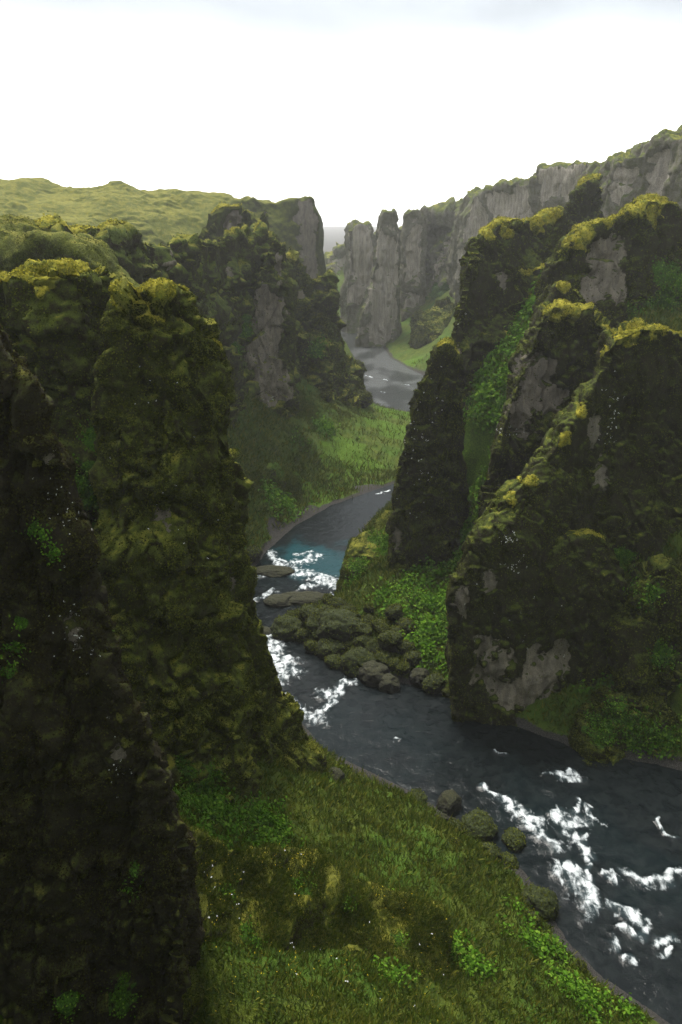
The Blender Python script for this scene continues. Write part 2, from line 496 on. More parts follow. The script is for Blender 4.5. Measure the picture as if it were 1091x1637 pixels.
def leaf_mat(name, c1, c2, c3):
    m, b = new_mat(name)
    g = b.n('ShaderNodeNewGeometry'); t = b.attr('tone')
    nA = b.tex(g.outputs['Position'], .5, 3, .6)
    col = b.mixc(b.ss(t, 0, .6), c1, c2); col = b.mixc(b.ss(b.math('ADD', t, b.math('SUBTRACT', nA, .5)), .6, 1.0), col, c3)
    d = b.n('ShaderNodeBsdfDiffuse'); b.l(col, d.inputs[0])
    tr = b.n('ShaderNodeBsdfTranslucent'); b.l(col, tr.inputs[0])
    mx = b.n('ShaderNodeMixShader'); mx.inputs[0].default_value = .25; b.l(d.outputs[0], mx.inputs[1]); b.l(tr.outputs[0], mx.inputs[2])
    o = b.n('ShaderNodeOutputMaterial'); b.l(mx.outputs[0], o.inputs[0])
    return m
# ------------------------------------------------------------------ materials
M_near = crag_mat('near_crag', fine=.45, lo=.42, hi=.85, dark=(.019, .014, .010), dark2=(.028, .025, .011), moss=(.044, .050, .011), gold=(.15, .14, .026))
M_left = crag_mat('left_crag', fine=.7, lo=.28, hi=.74, dark=(.026, .021, .010), dark2=(.050, .057, .012), moss=(.074, .094, .013))
M_col = crag_mat('column_crag', fine=.7, lo=.18, hi=.66, dark=(.032, .027, .011), dark2=(.055, .062, .013), moss=(.080, .098, .014))  # left_crag brightened in colour, standing in for sunlight on the column
M_mid = crag_mat('mid_crag', fine=1.2, lo=.05, hi=.60, dark=(.032, .026, .015), dark2=(.048, .050, .015), moss=(.080, .108, .018), rock=(.28, .240, .180))
M_right = crag_mat('right_crag', fine=1.0, lo=.40, hi=.82, rock=(.27, .232, .178))
M_far = crag_mat('far_wall', fine=2.4, lo=.30, hi=.75, dark=(.165, .148, .120), dark2=(.085, .084, .045), moss=(.078, .100, .024), rock=(.44, .385, .310), streak=.10)  # warm grey rock, paled further in colour to stand in for distance haze
M_hill = crag_mat('moss_hill', fine=1.6, lo=.05, hi=.75, dark=(.034, .034, .014), dark2=(.048, .060, .014), moss=(.098, .112, .018), gold=(.205, .190, .030))

def moss_mat(name, a, c, d, fine):
    m, b = new_mat(name)
    g = b.n('ShaderNodeNewGeometry'); pos = g.outputs['Position']
    nA = b.tex(pos, .5 / fine, 4, .6); nB = b.tex(pos, 2.2 / fine, 5, .7); nC = b.tex(pos, 11 / fine, 3, .7)
    col = b.mixc(b.ss(nA, .36, .62), a, c); col = b.mixc(b.ss(nB, .45, .7), col, d)
    col = b.mixc(1.0, col, b.n_rgb(b.ss(nC, .3, .7, .6, 1.35)), 'MULTIPLY')
    bp = b.n('ShaderNodeBump'); bp.inputs['Strength'].default_value = 1; bp.inputs['Distance'].default_value = .35 * fine
    b.l(b.math('ADD', b.math('MULTIPLY', nB, .6), b.math('MULTIPLY', nC, .3)), bp.inputs['Height'])
    finish(b, col, bp.outputs[0], .95, .05)
    return m
M_moss = moss_mat('golden_moss', (.095, .112, .016), (.360, .315, .040), (.230, .220, .030), .8)
def ground_mat():
    m, b = new_mat('canyon_grass')
    g = b.n('ShaderNodeNewGeometry'); pos = g.outputs['Position']
    sep = b.n('ShaderNodeSeparateXYZ'); b.l(g.outputs['Normal'], sep.inputs[0]); nz = sep.outputs[2]
    sp = b.n('ShaderNodeSeparateXYZ'); b.l(pos, sp.inputs[0])
    nA = b.tex(pos, .10, 4, .6); nB = b.tex(pos, .6, 5, .65); nC = b.tex(pos, 3.5, 5, .7); nD = b.tex(pos, 14, 3, .7)
    grass = b.mixc(b.ss(nB, .35, .65), (.040, .066, .009), (.082, .104, .014))
    grass = b.mixc(b.ss(nA, .45, .65), grass, (.050, .098, .011))
    grass = b.mixc(b.ss(nC, .50, .75, 0, .7), grass, (.120, .140, .020))
    lu = b.math('ADD', b.attr('lush'), b.math('MULTIPLY', b.math('SUBTRACT', nB, .5), .8))
    grass = b.mixc(b.ss(lu, .4, .75), grass, b.mixc(b.ss(nC, .35, .65), (.040, .082, .008), (.095, .160, .014)))
    dirt = b.mixc(nC, (.018, .015, .011), (.045, .038, .028))
    t = b.math('ADD', nz, b.math('MULTIPLY', b.math('SUBTRACT', nB, .5), .5))
    col = b.mixc(b.ss(t, .05, .32), dirt, grass)
    # gravel by the water line
    sh = b.math('ADD', b.attr('shore'), b.math('MULTIPLY', b.math('SUBTRACT', nC, .5), .8))
    grv = b.mixc(b.ss(nD, .4, .6), (.020, .019, .018), (.065, .060, .055))
    col = b.mixc(b.ss(sh, .4, .65), col, grv)
    col = b.mixc(1.0, col, b.n_rgb(b.ss(nD, .3, .7, .6, 1.35)), 'MULTIPLY')
    bp = b.n('ShaderNodeBump'); bp.inputs['Strength'].default_value = .9; bp.inputs['Distance'].default_value = .4
    b.l(b.math('ADD', b.math('MULTIPLY', nB, .4), b.math('ADD', b.math('MULTIPLY', nC, .4), b.math('MULTIPLY', nD, .15))), bp.inputs['Height'])
    finish(b, col, bp.outputs[0], .95, .1)
    return m
M_ground = ground_mat()

# ------------------------------------------------------------------ terrain sheet
def warp(lo, hi, near, far, centre, n0):
    """1-d spacing that grows with distance from centre"""
    xs = [centre]; s = near
    while xs[-1] < hi: xs.append(xs[-1] + s * max(1, (xs[-1] - centre) / n0))
    ys = [centre]
    while ys[-1] > lo: ys.append(ys[-1] - s * max(1, (centre - ys[-1]) / n0))
    return np.array(ys[::-1][:-1] + xs)
gx = warp(-4000, 4000, .42 * Q, 0, 5, 45)
gy = warp(-300, 5200, .42 * Q, 0, 45, 60)
GX, GY = np.meshgrid(gx, gy, indexing='ij')
x, y = GX.ravel(), GY.ravel()
z = ground(x, y)
sd = river_sd(x, y)
P = np.stack([x, y, z], 1).astype(np.float32)
amp = sstep(.5, 6, sd)
near = 1 - sstep(150, 500, np.hypot(x, y))
z = z + amp * (fbm(P, 14, 3, 31) * 1.3 + (np.abs(noise(P / 4.5, 33)) - .2) * 1.1 + near * (np.abs(noise(P / 1.7, 34)) - .2) * .55 + near * fbm(P, .9, 2, 35) * .12)
z = z + (1 - amp) * sstep(0, .6, sd) * np.abs(fbm(P, 1.5, 3, 36)) * .35
P[:, 2] = z
gl = [(760, 650), (800, 560), (770, 720), (750, 780), (735, 900), (700, 970), (720, 1020), (690, 960), (650, 930), (850, 500), (745, 840)]
lus = [(at(760, 650, 131), 9), (at(800, 560, 139), 11), (at(825, 520, 144), 9), (at(768, 720, 129), 7), (at(752, 780, 127), 6), (at(738, 880, 118), 6), (at(705, 975, 104), 8),
       (at(722, 1030, 95), 6), (at(850, 485, 149), 9), (at(868, 445, 156), 6), (at(655, 580, 324), 7), (at(330, 1300, 45), 4.5), (at(215, 1180, 47), 2.5), (at(180, 1060, 51), 3), (at(165, 940, 54), 3), (at(410, 1325, 48), 3.5),
       (at(600, 1470, 42), 1.6), (at(740, 1540, 39), 2), (at(620, 1590, 33), 1.8), (at(610, 655, 248), 18), (at(500, 790, 163), 9), (at(560, 735, 184), 10), (at(560, 775, 172), 8), (at(440, 800, 150), 6), (at(645, 690, 214), 12), (at(1010, 1150, 76), 5), (at(870, 1490, 46), 3), (at(950, 1580, 40), 3)]
far_shore = sstep(260, 330, y) * (1 - sstep(2, 9, sd)) * .8
plain = sstep(560, 680, y + 40 * fbm(P, 120, 2, 46))
shore = np.maximum(1 - sstep(.4, 1.8, sd + .8 * noise(P / 3, 44)), far_shore * .0)
shore = np.maximum(shore, blobs(P, [(onz(500, 822), 4.5), (onz(450, 855), 4), (onz(600, 1235), 4.5), (onz(660, 1262), 4), (onz(640, 605), 18), (onz(590, 782), 4), (onz(840, 1380), 3)], 2.5))
shore = np.maximum(shore, plain)
terrain = mesh_obj('terrain', P, grid_faces(len(gx), len(gy)), M_ground, None, None, {'lush': blobs(P, lus, 5), 'shore': shore})
tag(terrain, kind='structure')
TERR = dict(V=P, F=grid_faces(len(gx), len(gy)))

# ------------------------------------------------------------------ crags
K = dict
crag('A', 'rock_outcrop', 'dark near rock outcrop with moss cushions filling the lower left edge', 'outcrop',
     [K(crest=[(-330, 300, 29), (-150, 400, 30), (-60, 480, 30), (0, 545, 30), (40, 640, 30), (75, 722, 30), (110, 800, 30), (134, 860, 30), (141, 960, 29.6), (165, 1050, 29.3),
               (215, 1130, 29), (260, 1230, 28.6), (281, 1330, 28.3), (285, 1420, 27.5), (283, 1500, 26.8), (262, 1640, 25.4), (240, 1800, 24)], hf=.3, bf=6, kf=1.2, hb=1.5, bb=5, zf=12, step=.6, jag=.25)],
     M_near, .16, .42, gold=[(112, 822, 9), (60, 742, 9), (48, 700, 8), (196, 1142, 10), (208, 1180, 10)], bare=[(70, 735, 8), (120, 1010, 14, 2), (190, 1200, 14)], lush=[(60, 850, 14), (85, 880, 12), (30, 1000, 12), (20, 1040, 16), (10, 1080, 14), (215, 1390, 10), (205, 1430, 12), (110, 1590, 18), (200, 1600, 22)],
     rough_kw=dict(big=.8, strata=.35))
crag('B', 'rock_outcrop', 'broad moss covered outcrop left of the tall mossy column', 'outcrop',
     [K(crest=[(-330, 430, 62), (-80, 430, 60), (0, 437, 58), (60, 434, 57), (100, 418, 57), (140, 424, 57), (156, 436, 58.5), (166, 470, 61), (174, 540, 62), (182, 640, 62), (186, 760, 61), (190, 900, 60)],
        hf=2, bf=7, kf=1.5, hb=5, bb=9, step=.8, jag=.4, dpy=14)],
     M_left, .28, .62, lush=[(140, 775, 28, 1.5), (150, 700, 14, 2), (158, 860, 22, 1.6), (165, 930, 24, 1.8), (172, 1000, 24, 1.8), (185, 1080, 20, 1.6)], gold=[(70, 440, 30), (130, 430, 20)], rough_kw=dict(strata=.9))
crag('C', 'rock_column', 'tall square shouldered mossy rock column above the green slope', 'rock column',
     [K(crest=[(150, 700, 52), (165, 560, 52), (180, 490, 52), (215, 462, 52.5), (262, 450, 53), (300, 468, 54), (318, 500, 55), (348, 545, 56), (357, 600, 56.5), (362, 690, 57), (376, 760, 58), (384, 850, 59),
               (398, 960, 60), (415, 1030, 61), (440, 1080, 62), (478, 1140, 63), (508, 1195, 64), (517, 1240, 64.5)], hf=1.0, bf=8, kf=1.3, hb=1.5, bb=7, step=.8, jag=.3, dpy=12),
      K(crest=[(222, 1180, 50), (208, 1060, 51), (196, 930, 51.3), (184, 820, 51.5), (176, 745, 51.7), (250, 725, 52), (340, 730, 54.5), (374, 760, 57), (384, 860, 58), (398, 970, 59.3), (440, 1085, 61.5), (505, 1200, 63.5)], hf=.6, bf=6, kf=1.2, hb=3, bb=3, step=.8, jag=.3)],
     M_col, .26, .58, gold=[(225, 490, 36), (262, 470, 22), (345, 548, 14), (352, 580, 10), (372, 738, 12)], lush=[(155, 930, 20, 2.4), (170, 1020, 20, 2.4), (185, 1100, 16, 2), (330, 1265, 40), (400, 1275, 30), (140, 775, 24), (300, 1235, 24)],
     bare=[(383, 940, 7, 4), (265, 830, 18)], rough_kw=dict(strata=.8))
crag('D', 'moss_hill', 'rounded moss hill directly behind the broad left outcrop', 'hill',
     [K(crest=[(-330, 320, 92), (-100, 332, 92), (0, 345, 90), (60, 356, 87), (120, 376, 85), (150, 398, 83), (200, 438, 81), (236, 462, 80), (262, 530, 79), (275, 600, 79)], hf=3, bf=16, kf=1.0, hb=4, bb=14, kb=1, step=1.2, jag=.5, dpy=14)],
     M_hill, .4, .9, gold=[(40, 370, 30)], cap=0, rough_kw=dict(strata=.35, med=.5, small=.4, cleft=.3, slab=.2))
crag('E', 'rock_ridge', 'long moss ridge with dark hollows in the middle of the left wall', 'rock ridge',
     [K(crest=[(-200, 372, 112), (60, 372, 114), (140, 370, 118), (175, 372, 122), (225, 387, 130), (280, 389, 146), (330, 387, 164), (345, 379, 170, 20), (395, 370, 190, 14), (415, 364, 199, 11), (440, 377, 205, 9), (455, 395, 207, 9),
               (462, 450, 207, 9), (466, 520, 207, 9), (474, 600, 208, 9), (482, 650, 209, 9)], hf=1.5, bf=24, kf=1.5, hb=6, bb=25, kb=1.1, step=2, jag=.6)],
     M_mid, .6, 1.3, bare=[(258, 415, 16, 1.3), (365, 430, 9, 2), (328, 440, 9)], lush=[(395, 520, 20), (385, 560, 22), (420, 780, 30)], rough_kw=dict(strata=.8))
crag('F', 'rock_fin', 'narrow rock fin with a bare brown face above the green mound', 'rock fin',
     [K(crest=[(380, 640, 187), (390, 560, 187), (398, 500, 187), (412, 440, 188), (430, 395, 190), (442, 378, 191), (454, 395, 192), (459, 450, 193), (466, 520, 195), (473, 600, 196), (478, 650, 197)], hf=1, bf=6.5, kf=2.4, hb=1.5, bb=12, step=1.2, jag=.5)],
     M_mid, .5, 1.0, bare=[(428, 500, 30, 1.8), (424, 560, 36, 1.5), (428, 610, 34), (445, 630, 24), (450, 420, 10, 2), (455, 600, 14), (415, 480, 10, 2)], rough_kw=dict(big=.6, med=.6, small=.7, flute=.3))
crag('G', 'plateau_hill', 'wide grassy plateau ending in a sheer cliff over the canyon', 'hill',
     [K(crest=[(-300, 262, 300, 120), (0, 281, 310, 120), (50, 287, 312, 120), (90, 298, 315, 110), (150, 297, 318, 100), (188, 293, 320, 95), (215, 305, 320, 90), (260, 308, 322, 80), (340, 310, 326, 60), (365, 312, 328, 50),
               (385, 320, 330, 36), (450, 321, 332, 20), (480, 320, 332, 12), (498, 317, 332, 8), (504, 335, 332, 8), (510, 352, 332, 8), (513, 400, 332, 8), (515, 450, 332, 8), (518, 540, 332, 8)],
        hf=2, bf=60, kf=.9, hb=20, bb=60, kb=1, step=3, jag=.4)],
     M_hill, 1.1, 2.0, bare=[(490, 345, 18, 1.6), (492, 400, 18, 2), (500, 430, 14, 1.5), (478, 350, 8, 1.5)], rough_kw=dict(slab=.1, big=.5, med=.3, small=.35, strata=.15, flute=.1, cleft=.0))
crag('G2', 'rock_outcrop', 'small rock knob standing out of the plateau slope', 'outcrop',
     [K(crest=[(300, 390, 225), (325, 355, 227), (350, 336, 228), (385, 329, 230), (402, 340, 230), (414, 352, 231), (424, 332, 231), (432, 350, 231), (440, 390, 231)], hf=1, bf=10, kf=1.6, hb=3, bb=14, step=2, jag=.6)],
     M_hill, .8, 1.6, bare=[(370, 352, 14, 1.3), (382, 348, 8), (424, 340, 6)], rough_kw=dict(strata=.5))
crag('H', 'rock_crag', 'dark jagged crag tapering to the river bend on the left bank', 'crag',
     [K(crest=[(445, 450, 222, 5), (455, 415, 224, 5), (466, 392, 227, 6), (478, 412, 230, 8), (488, 440, 232, 12), (505, 446, 234, 18), (518, 440, 236, 22), (525, 430, 237, 24), (531, 427, 237, 24), (534, 470, 238), (540, 525, 240), (550, 556, 241), (565, 580, 242), (577, 600, 243), (582, 630, 244)],
        hf=1, bf=34, kf=1.4, hb=2, bb=10, step=2, jag=.8)],
     M_mid, .75, 1.6, gold=[(465, 405, 16)], bare=[(478, 470, 9, 1.5)], lush=[(505, 560, 16)], rough_kw=dict(strata=.9))
# right side, far to near
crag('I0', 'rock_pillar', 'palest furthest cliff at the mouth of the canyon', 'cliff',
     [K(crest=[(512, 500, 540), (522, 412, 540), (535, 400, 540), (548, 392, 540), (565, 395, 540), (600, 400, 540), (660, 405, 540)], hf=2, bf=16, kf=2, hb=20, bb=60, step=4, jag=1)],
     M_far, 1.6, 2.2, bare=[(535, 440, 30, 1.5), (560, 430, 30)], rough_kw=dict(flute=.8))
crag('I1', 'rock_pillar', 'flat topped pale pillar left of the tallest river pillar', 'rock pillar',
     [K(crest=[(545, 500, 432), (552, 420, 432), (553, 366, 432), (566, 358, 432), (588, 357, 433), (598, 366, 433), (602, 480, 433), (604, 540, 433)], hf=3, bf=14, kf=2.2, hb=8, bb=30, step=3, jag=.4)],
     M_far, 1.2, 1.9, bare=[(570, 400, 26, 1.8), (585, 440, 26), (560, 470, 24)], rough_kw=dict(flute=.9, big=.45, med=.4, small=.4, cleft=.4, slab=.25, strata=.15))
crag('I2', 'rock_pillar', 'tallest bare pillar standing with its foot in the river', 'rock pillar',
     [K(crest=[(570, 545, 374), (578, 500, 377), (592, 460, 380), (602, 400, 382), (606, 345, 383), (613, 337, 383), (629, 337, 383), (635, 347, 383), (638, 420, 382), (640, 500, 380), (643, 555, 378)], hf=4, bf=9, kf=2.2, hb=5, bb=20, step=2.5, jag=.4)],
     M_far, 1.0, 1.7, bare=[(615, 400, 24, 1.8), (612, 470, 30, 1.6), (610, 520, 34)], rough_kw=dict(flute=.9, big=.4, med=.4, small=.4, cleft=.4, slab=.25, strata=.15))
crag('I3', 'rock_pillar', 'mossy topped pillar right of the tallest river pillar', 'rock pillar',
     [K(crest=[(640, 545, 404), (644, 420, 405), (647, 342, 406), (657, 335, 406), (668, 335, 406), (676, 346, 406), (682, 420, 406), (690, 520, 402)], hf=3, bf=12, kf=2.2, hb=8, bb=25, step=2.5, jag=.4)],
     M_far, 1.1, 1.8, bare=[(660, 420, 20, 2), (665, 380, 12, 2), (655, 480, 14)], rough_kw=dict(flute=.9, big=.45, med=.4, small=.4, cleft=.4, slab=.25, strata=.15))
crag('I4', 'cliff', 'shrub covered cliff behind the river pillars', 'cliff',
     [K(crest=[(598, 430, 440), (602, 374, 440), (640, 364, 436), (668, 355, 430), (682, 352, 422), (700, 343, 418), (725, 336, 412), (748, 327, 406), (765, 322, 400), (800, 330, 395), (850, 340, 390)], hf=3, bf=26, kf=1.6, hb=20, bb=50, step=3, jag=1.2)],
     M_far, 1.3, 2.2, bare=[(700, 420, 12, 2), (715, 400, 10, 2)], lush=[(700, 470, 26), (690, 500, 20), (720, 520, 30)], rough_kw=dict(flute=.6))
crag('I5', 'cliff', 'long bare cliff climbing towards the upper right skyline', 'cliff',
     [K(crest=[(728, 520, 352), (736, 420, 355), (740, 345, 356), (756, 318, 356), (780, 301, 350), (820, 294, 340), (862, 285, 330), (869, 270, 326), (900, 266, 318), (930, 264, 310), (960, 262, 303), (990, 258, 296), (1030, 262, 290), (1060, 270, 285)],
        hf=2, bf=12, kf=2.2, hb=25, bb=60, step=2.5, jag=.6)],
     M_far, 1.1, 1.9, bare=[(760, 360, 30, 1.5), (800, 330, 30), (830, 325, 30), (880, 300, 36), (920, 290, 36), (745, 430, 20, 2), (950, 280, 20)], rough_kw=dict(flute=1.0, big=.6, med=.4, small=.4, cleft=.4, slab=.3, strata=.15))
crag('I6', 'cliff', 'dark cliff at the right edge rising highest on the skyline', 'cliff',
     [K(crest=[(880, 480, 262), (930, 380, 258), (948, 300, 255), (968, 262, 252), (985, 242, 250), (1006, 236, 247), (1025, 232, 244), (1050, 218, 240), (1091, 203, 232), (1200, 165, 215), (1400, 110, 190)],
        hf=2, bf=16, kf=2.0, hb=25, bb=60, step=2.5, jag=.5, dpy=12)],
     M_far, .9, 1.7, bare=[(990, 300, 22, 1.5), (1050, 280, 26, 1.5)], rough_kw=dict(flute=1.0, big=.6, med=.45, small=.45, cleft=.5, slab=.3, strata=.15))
crag('J', 'rock_spire', 'small ragged spire in front of the dark skyline cliff', 'spire',
     [K(crest=[(885, 440, 202), (897, 360, 204), (912, 315, 205), (928, 300, 206), (945, 296, 207), (966, 304, 208), (973, 350, 208), (990, 420, 208)], hf=1.5, bf=9, kf=1.7, hb=4, bb=14, step=1.5, jag=1.2)],
     M_right, .6, 1.4, rough_kw=dict(strata=1.0))
crag('K', 'rock_crag', 'tall moss topped crag beside the bright green gully', 'crag',
     [K(crest=[(718, 620, 139), (724, 530, 141), (735, 490, 143), (748, 430, 146), (756, 385, 149), (766, 372, 151), (800, 364, 156), (840, 352, 161), (868, 341, 165), (888, 339, 167), (897, 355, 168), (903, 400, 169), (915, 470, 170)],
        hf=2, bf=14, kf=1.7, hb=3, bb=16, step=1.5, jag=.7)],
     M_right, .5, 1.2, gold=[(860, 350, 20), (880, 345, 16), (780, 372, 16), (810, 365, 16)], bare=[(800, 450, 12, 2), (732, 560, 8, 1.5)], rough_kw=dict(strata=.35, big=.6, slab=.55))
crag('L', 'rock_crag', 'dark leaning crag dropping to the grassy knoll by the river', 'crag',
     [K(crest=[(612, 990, 114), (620, 930, 115), (624, 850, 116), (634, 745, 118), (658, 662, 120), (686, 580, 121.5), (700, 558, 122), (715, 556, 122), (732, 572, 122), (738, 640, 122), (742, 740, 122), (745, 860, 121), (750, 960, 119)],
        hf=1.5, bf=7, kf=1.3, hb=2, bb=10, step=1.2, jag=.5)],
     M_right, .36, .85, bare=[(635, 860, 8, 4)], rough_kw=dict(strata=.3, big=.65, slab=.6))
crag('M', 'rock_crag', 'crag with golden moss cap and broad bare face at the upper right', 'crag',
     [K(crest=[(840, 560, 138), (868, 480, 139), (882, 420, 140), (905, 388, 141), (945, 365, 142), (985, 346, 144), (1020, 326, 146), (1050, 318, 147), (1076, 325, 147), (1088, 350, 147), (1120, 372, 147), (1250, 400, 147), (1450, 380, 145)],
        hf=2, bf=9, kf=1.8, hb=4, bb=18, step=1.5, jag=.6)],
     M_right, .48, 1.15, gold=[(1050, 325, 30), (1010, 335, 18), (925, 380, 22), (975, 355, 12)], bare=[(970, 430, 36, 1.3), (985, 400, 24, 1.4), (950, 460, 28), (985, 470, 24)], lush=[(1060, 500, 50), (1070, 440, 30)], rough_kw=dict(strata=.35, big=.6, slab=.55))
crag('N', 'rock_crag', 'middle crag with a tall bare brown face between two gullies', 'crag',
     [K(crest=[(765, 880, 101), (778, 800, 104), (798, 695, 108), (828, 602, 112), (856, 530, 115), (870, 492, 116), (886, 486, 116.5), (930, 500, 117), (965, 520, 117), (1000, 560, 117), (1060, 590, 117), (1200, 600, 116)],
        hf=1.5, bf=8, kf=1.8, hb=3, bb=12, step=1.2, jag=.5),
      K(crest=[(855, 540, 123), (872, 485, 124), (886, 458, 125), (906, 450, 125), (924, 462, 125), (936, 500, 125)], hf=1.5, bf=6, hb=2, bb=8, step=1.2, jag=.5)],
     M_right, .36, .9, gold=[(890, 492, 24), (910, 496, 20), (905, 455, 14)], bare=[(850, 620, 34, 1.4), (835, 660, 32, 1.2), (870, 590, 26), (885, 640, 24)], rough_kw=dict(strata=.3, big=.6, slab=.55))
crag('O', 'rock_buttress', 'massive dark buttress standing at the water with pale rock at its foot', 'buttress',
     [K(crest=[(728, 1050, 81.5, 3, .8), (728, 1000, 82, 4, .7), (731, 940, 82.5, 5, .6), (744, 888, 83.5, 6, .55), (770, 848, 84.5, 7, .55), (800, 803, 85.8, 8, .5), (850, 760, 87.5, 9.5, .5), (900, 692, 89.5, 10, .8), (935, 645, 91, 9, 1.6), (955, 595, 92.5, 9, 2),
               (972, 555, 93.5, 9, 2.2), (984, 540, 94, 9, 2.2), (1020, 529, 95, 9, 2.2), (1060, 524, 96, 9, 2), (1091, 532, 97, 9, 2), (1200, 520, 98), (1450, 480, 98)], hf=.8, bf=10, kf=1.4, hb=4, bb=10, step=1, jag=.4),
      K(crest=[(820, 930, 84), (860, 895, 84), (905, 865, 84.2), (945, 850, 84.4), (975, 868, 84), (996, 905, 83.2), (1004, 990, 82.5), (998, 1080, 81.8), (965, 1165, 80.6)],
        hf=.8, bf=4.2, kf=.6, hb=2, bb=7, step=1, jag=.4, zf=0)],
     M_right, .30, .72, gold=[(960, 560, 16), (1010, 535, 22), (1050, 528, 20), (815, 795, 14), (850, 770, 12), (905, 700, 14), (930, 655, 12)],
     bare=[(788, 1078, 32, 1.4), (782, 1035, 20, 1.4), (862, 1095, 46, 1), (892, 1055, 24, 1.5), (835, 1112, 34), (880, 1130, 30), (815, 1110, 24), (850, 1160, 30, .6), (900, 1165, 24, .6), (950, 690, 16, 2), (960, 760, 14, 2.5), (740, 960, 12, 3), (785, 930, 12, 2)], lush=[(1000, 900, 22), (1030, 930, 26)], rough_kw=dict(strata=.15, big=.5, med=.28, small=.4, slab=.55, cleft=.6), top=.78)
crag('P', 'grassy_knoll', 'rounded green knoll with a rocky nose beside the turquoise pool', 'knoll',
     [K(crest=[(549, 975, 110), (551, 945, 113), (558, 885, 117), (570, 862, 121), (590, 845, 124), (606, 830, 128), (625, 815, 131.5), (650, 810, 135)], hf=.8, bf=2.4, kf=.55, hb=1.5, bb=10, kb=.9, ang=math.radians(-80), step=.8, jag=.3)],
     M_left, .3, .6, cap=0, lush=[(600, 930, 40), (650, 930, 40), (620, 880, 30)], rough_kw=dict(strata=.3, slab=.1, cleft=.2))
crag('Q', 'grassy_hummock', 'lumpy mossy hummock with yellow flowers on the near slope', 'hummock',
     [K(crest=[(275, 1330, 32.5), (300, 1356, 33), (340, 1368, 34), (400, 1380, 35.5), (470, 1376, 38), (530, 1392, 38.8), (600, 1428, 38.8), (660, 1455, 38.8), (700, 1476, 39), (716, 1510, 38.6)], hf=1.8, bf=7, kf=.62, hb=1.5, bb=4.5, step=.6, jag=.3)],
     M_col, .2, .5, cap=0, gold=[(360, 1388, 16), (430, 1392, 16), (525, 1402, 14), (605, 1438, 14), (318, 1395, 22), (335, 1445, 22), (300, 1465, 18), (455, 1535, 16)], lush=[(290, 1500, 26), (380, 1420, 18), (480, 1420, 22), (520, 1560, 26), (560, 1440, 14), (400, 1500, 20), (640, 1500, 14)],
     rough_kw=dict(strata=.2, big=1.2, med=.45, small=.35, slab=.0, cleft=.25))
crag('U', 'grassy_spur', 'light green spur rolling from the bare faced fin down to the river bend', 'spur',
     [K(crest=[(360, 690, 160), (385, 662, 174), (430, 650, 190), (480, 630, 206), (520, 638, 213), (560, 660, 215), (600, 688, 213), (630, 715, 208), (645, 745, 203)], hf=5, bf=30, kf=1.0, hb=4, bb=12, kb=.9, step=2, jag=.3),
      K(crest=[(388, 775, 142), (405, 745, 149), (440, 742, 156), (470, 765, 160), (492, 795, 160)], hf=1.5, bf=9, kf=.8, hb=3, bb=10, step=1.2, jag=.3)],
     M_ground, .4, 1.1, cap=0, lush=[(520, 690, 20), (470, 710, 18), (580, 720, 16)], rough_kw=dict(strata=.2, big=.5, med=.5, small=.35, slab=.08, cleft=.25))
crag('R', 'mossy_mound', 'dark shrubby mound at the foot of the far right cliff', 'mound',
     [K(crest=[(652, 560, 352), (660, 535, 354), (672, 512, 355), (692, 492, 356), (715, 483, 357), (735, 500, 356), (750, 560, 354), (760, 600, 352)], hf=2, bf=16, kf=.9, hb=3, bb=10, step=2, jag=1.2)],
     M_mid, .9, 2.0, cap=0, lush=[(690, 550, 18)], rough_kw=dict(strata=.5))
crag('S', 'mossy_slope', 'steep dark mossy slope behind the right side of the buttress', 'slope',
     [K(crest=[(978, 1060, 81), (992, 985, 81.5), (1015, 935, 82), (1050, 910, 82.5), (1091, 925, 82.5), (1200, 900, 83), (1350, 900, 83)], hf=.8, bf=7, kf=.8, hb=2, bb=8, step=1, jag=.6)],
     M_right, .36, .9, cap=0, lush=[(1010, 930, 20), (1040, 950, 18), (1060, 1050, 22)], rough_kw=dict(strata=.5))
crag('T', 'grassy_mound', 'low green mound on the far bank right of the buttress foot', 'mound',
     [K(crest=[(912, 1186, 75.3), (940, 1150, 75.6), (980, 1122, 76), (1030, 1112, 76.2), (1080, 1130, 76), (1140, 1165, 75.5), (1300, 1240, 74.5)], hf=.8, bf=4.5, kf=.7, hb=1.5, bb=5, step=.8, jag=.4)],
     M_right, .26, .65, cap=0, lush=[(960, 1160, 30), (1020, 1170, 34), (1070, 1190, 26), (990, 1140, 20)], rough_kw=dict(strata=.4))

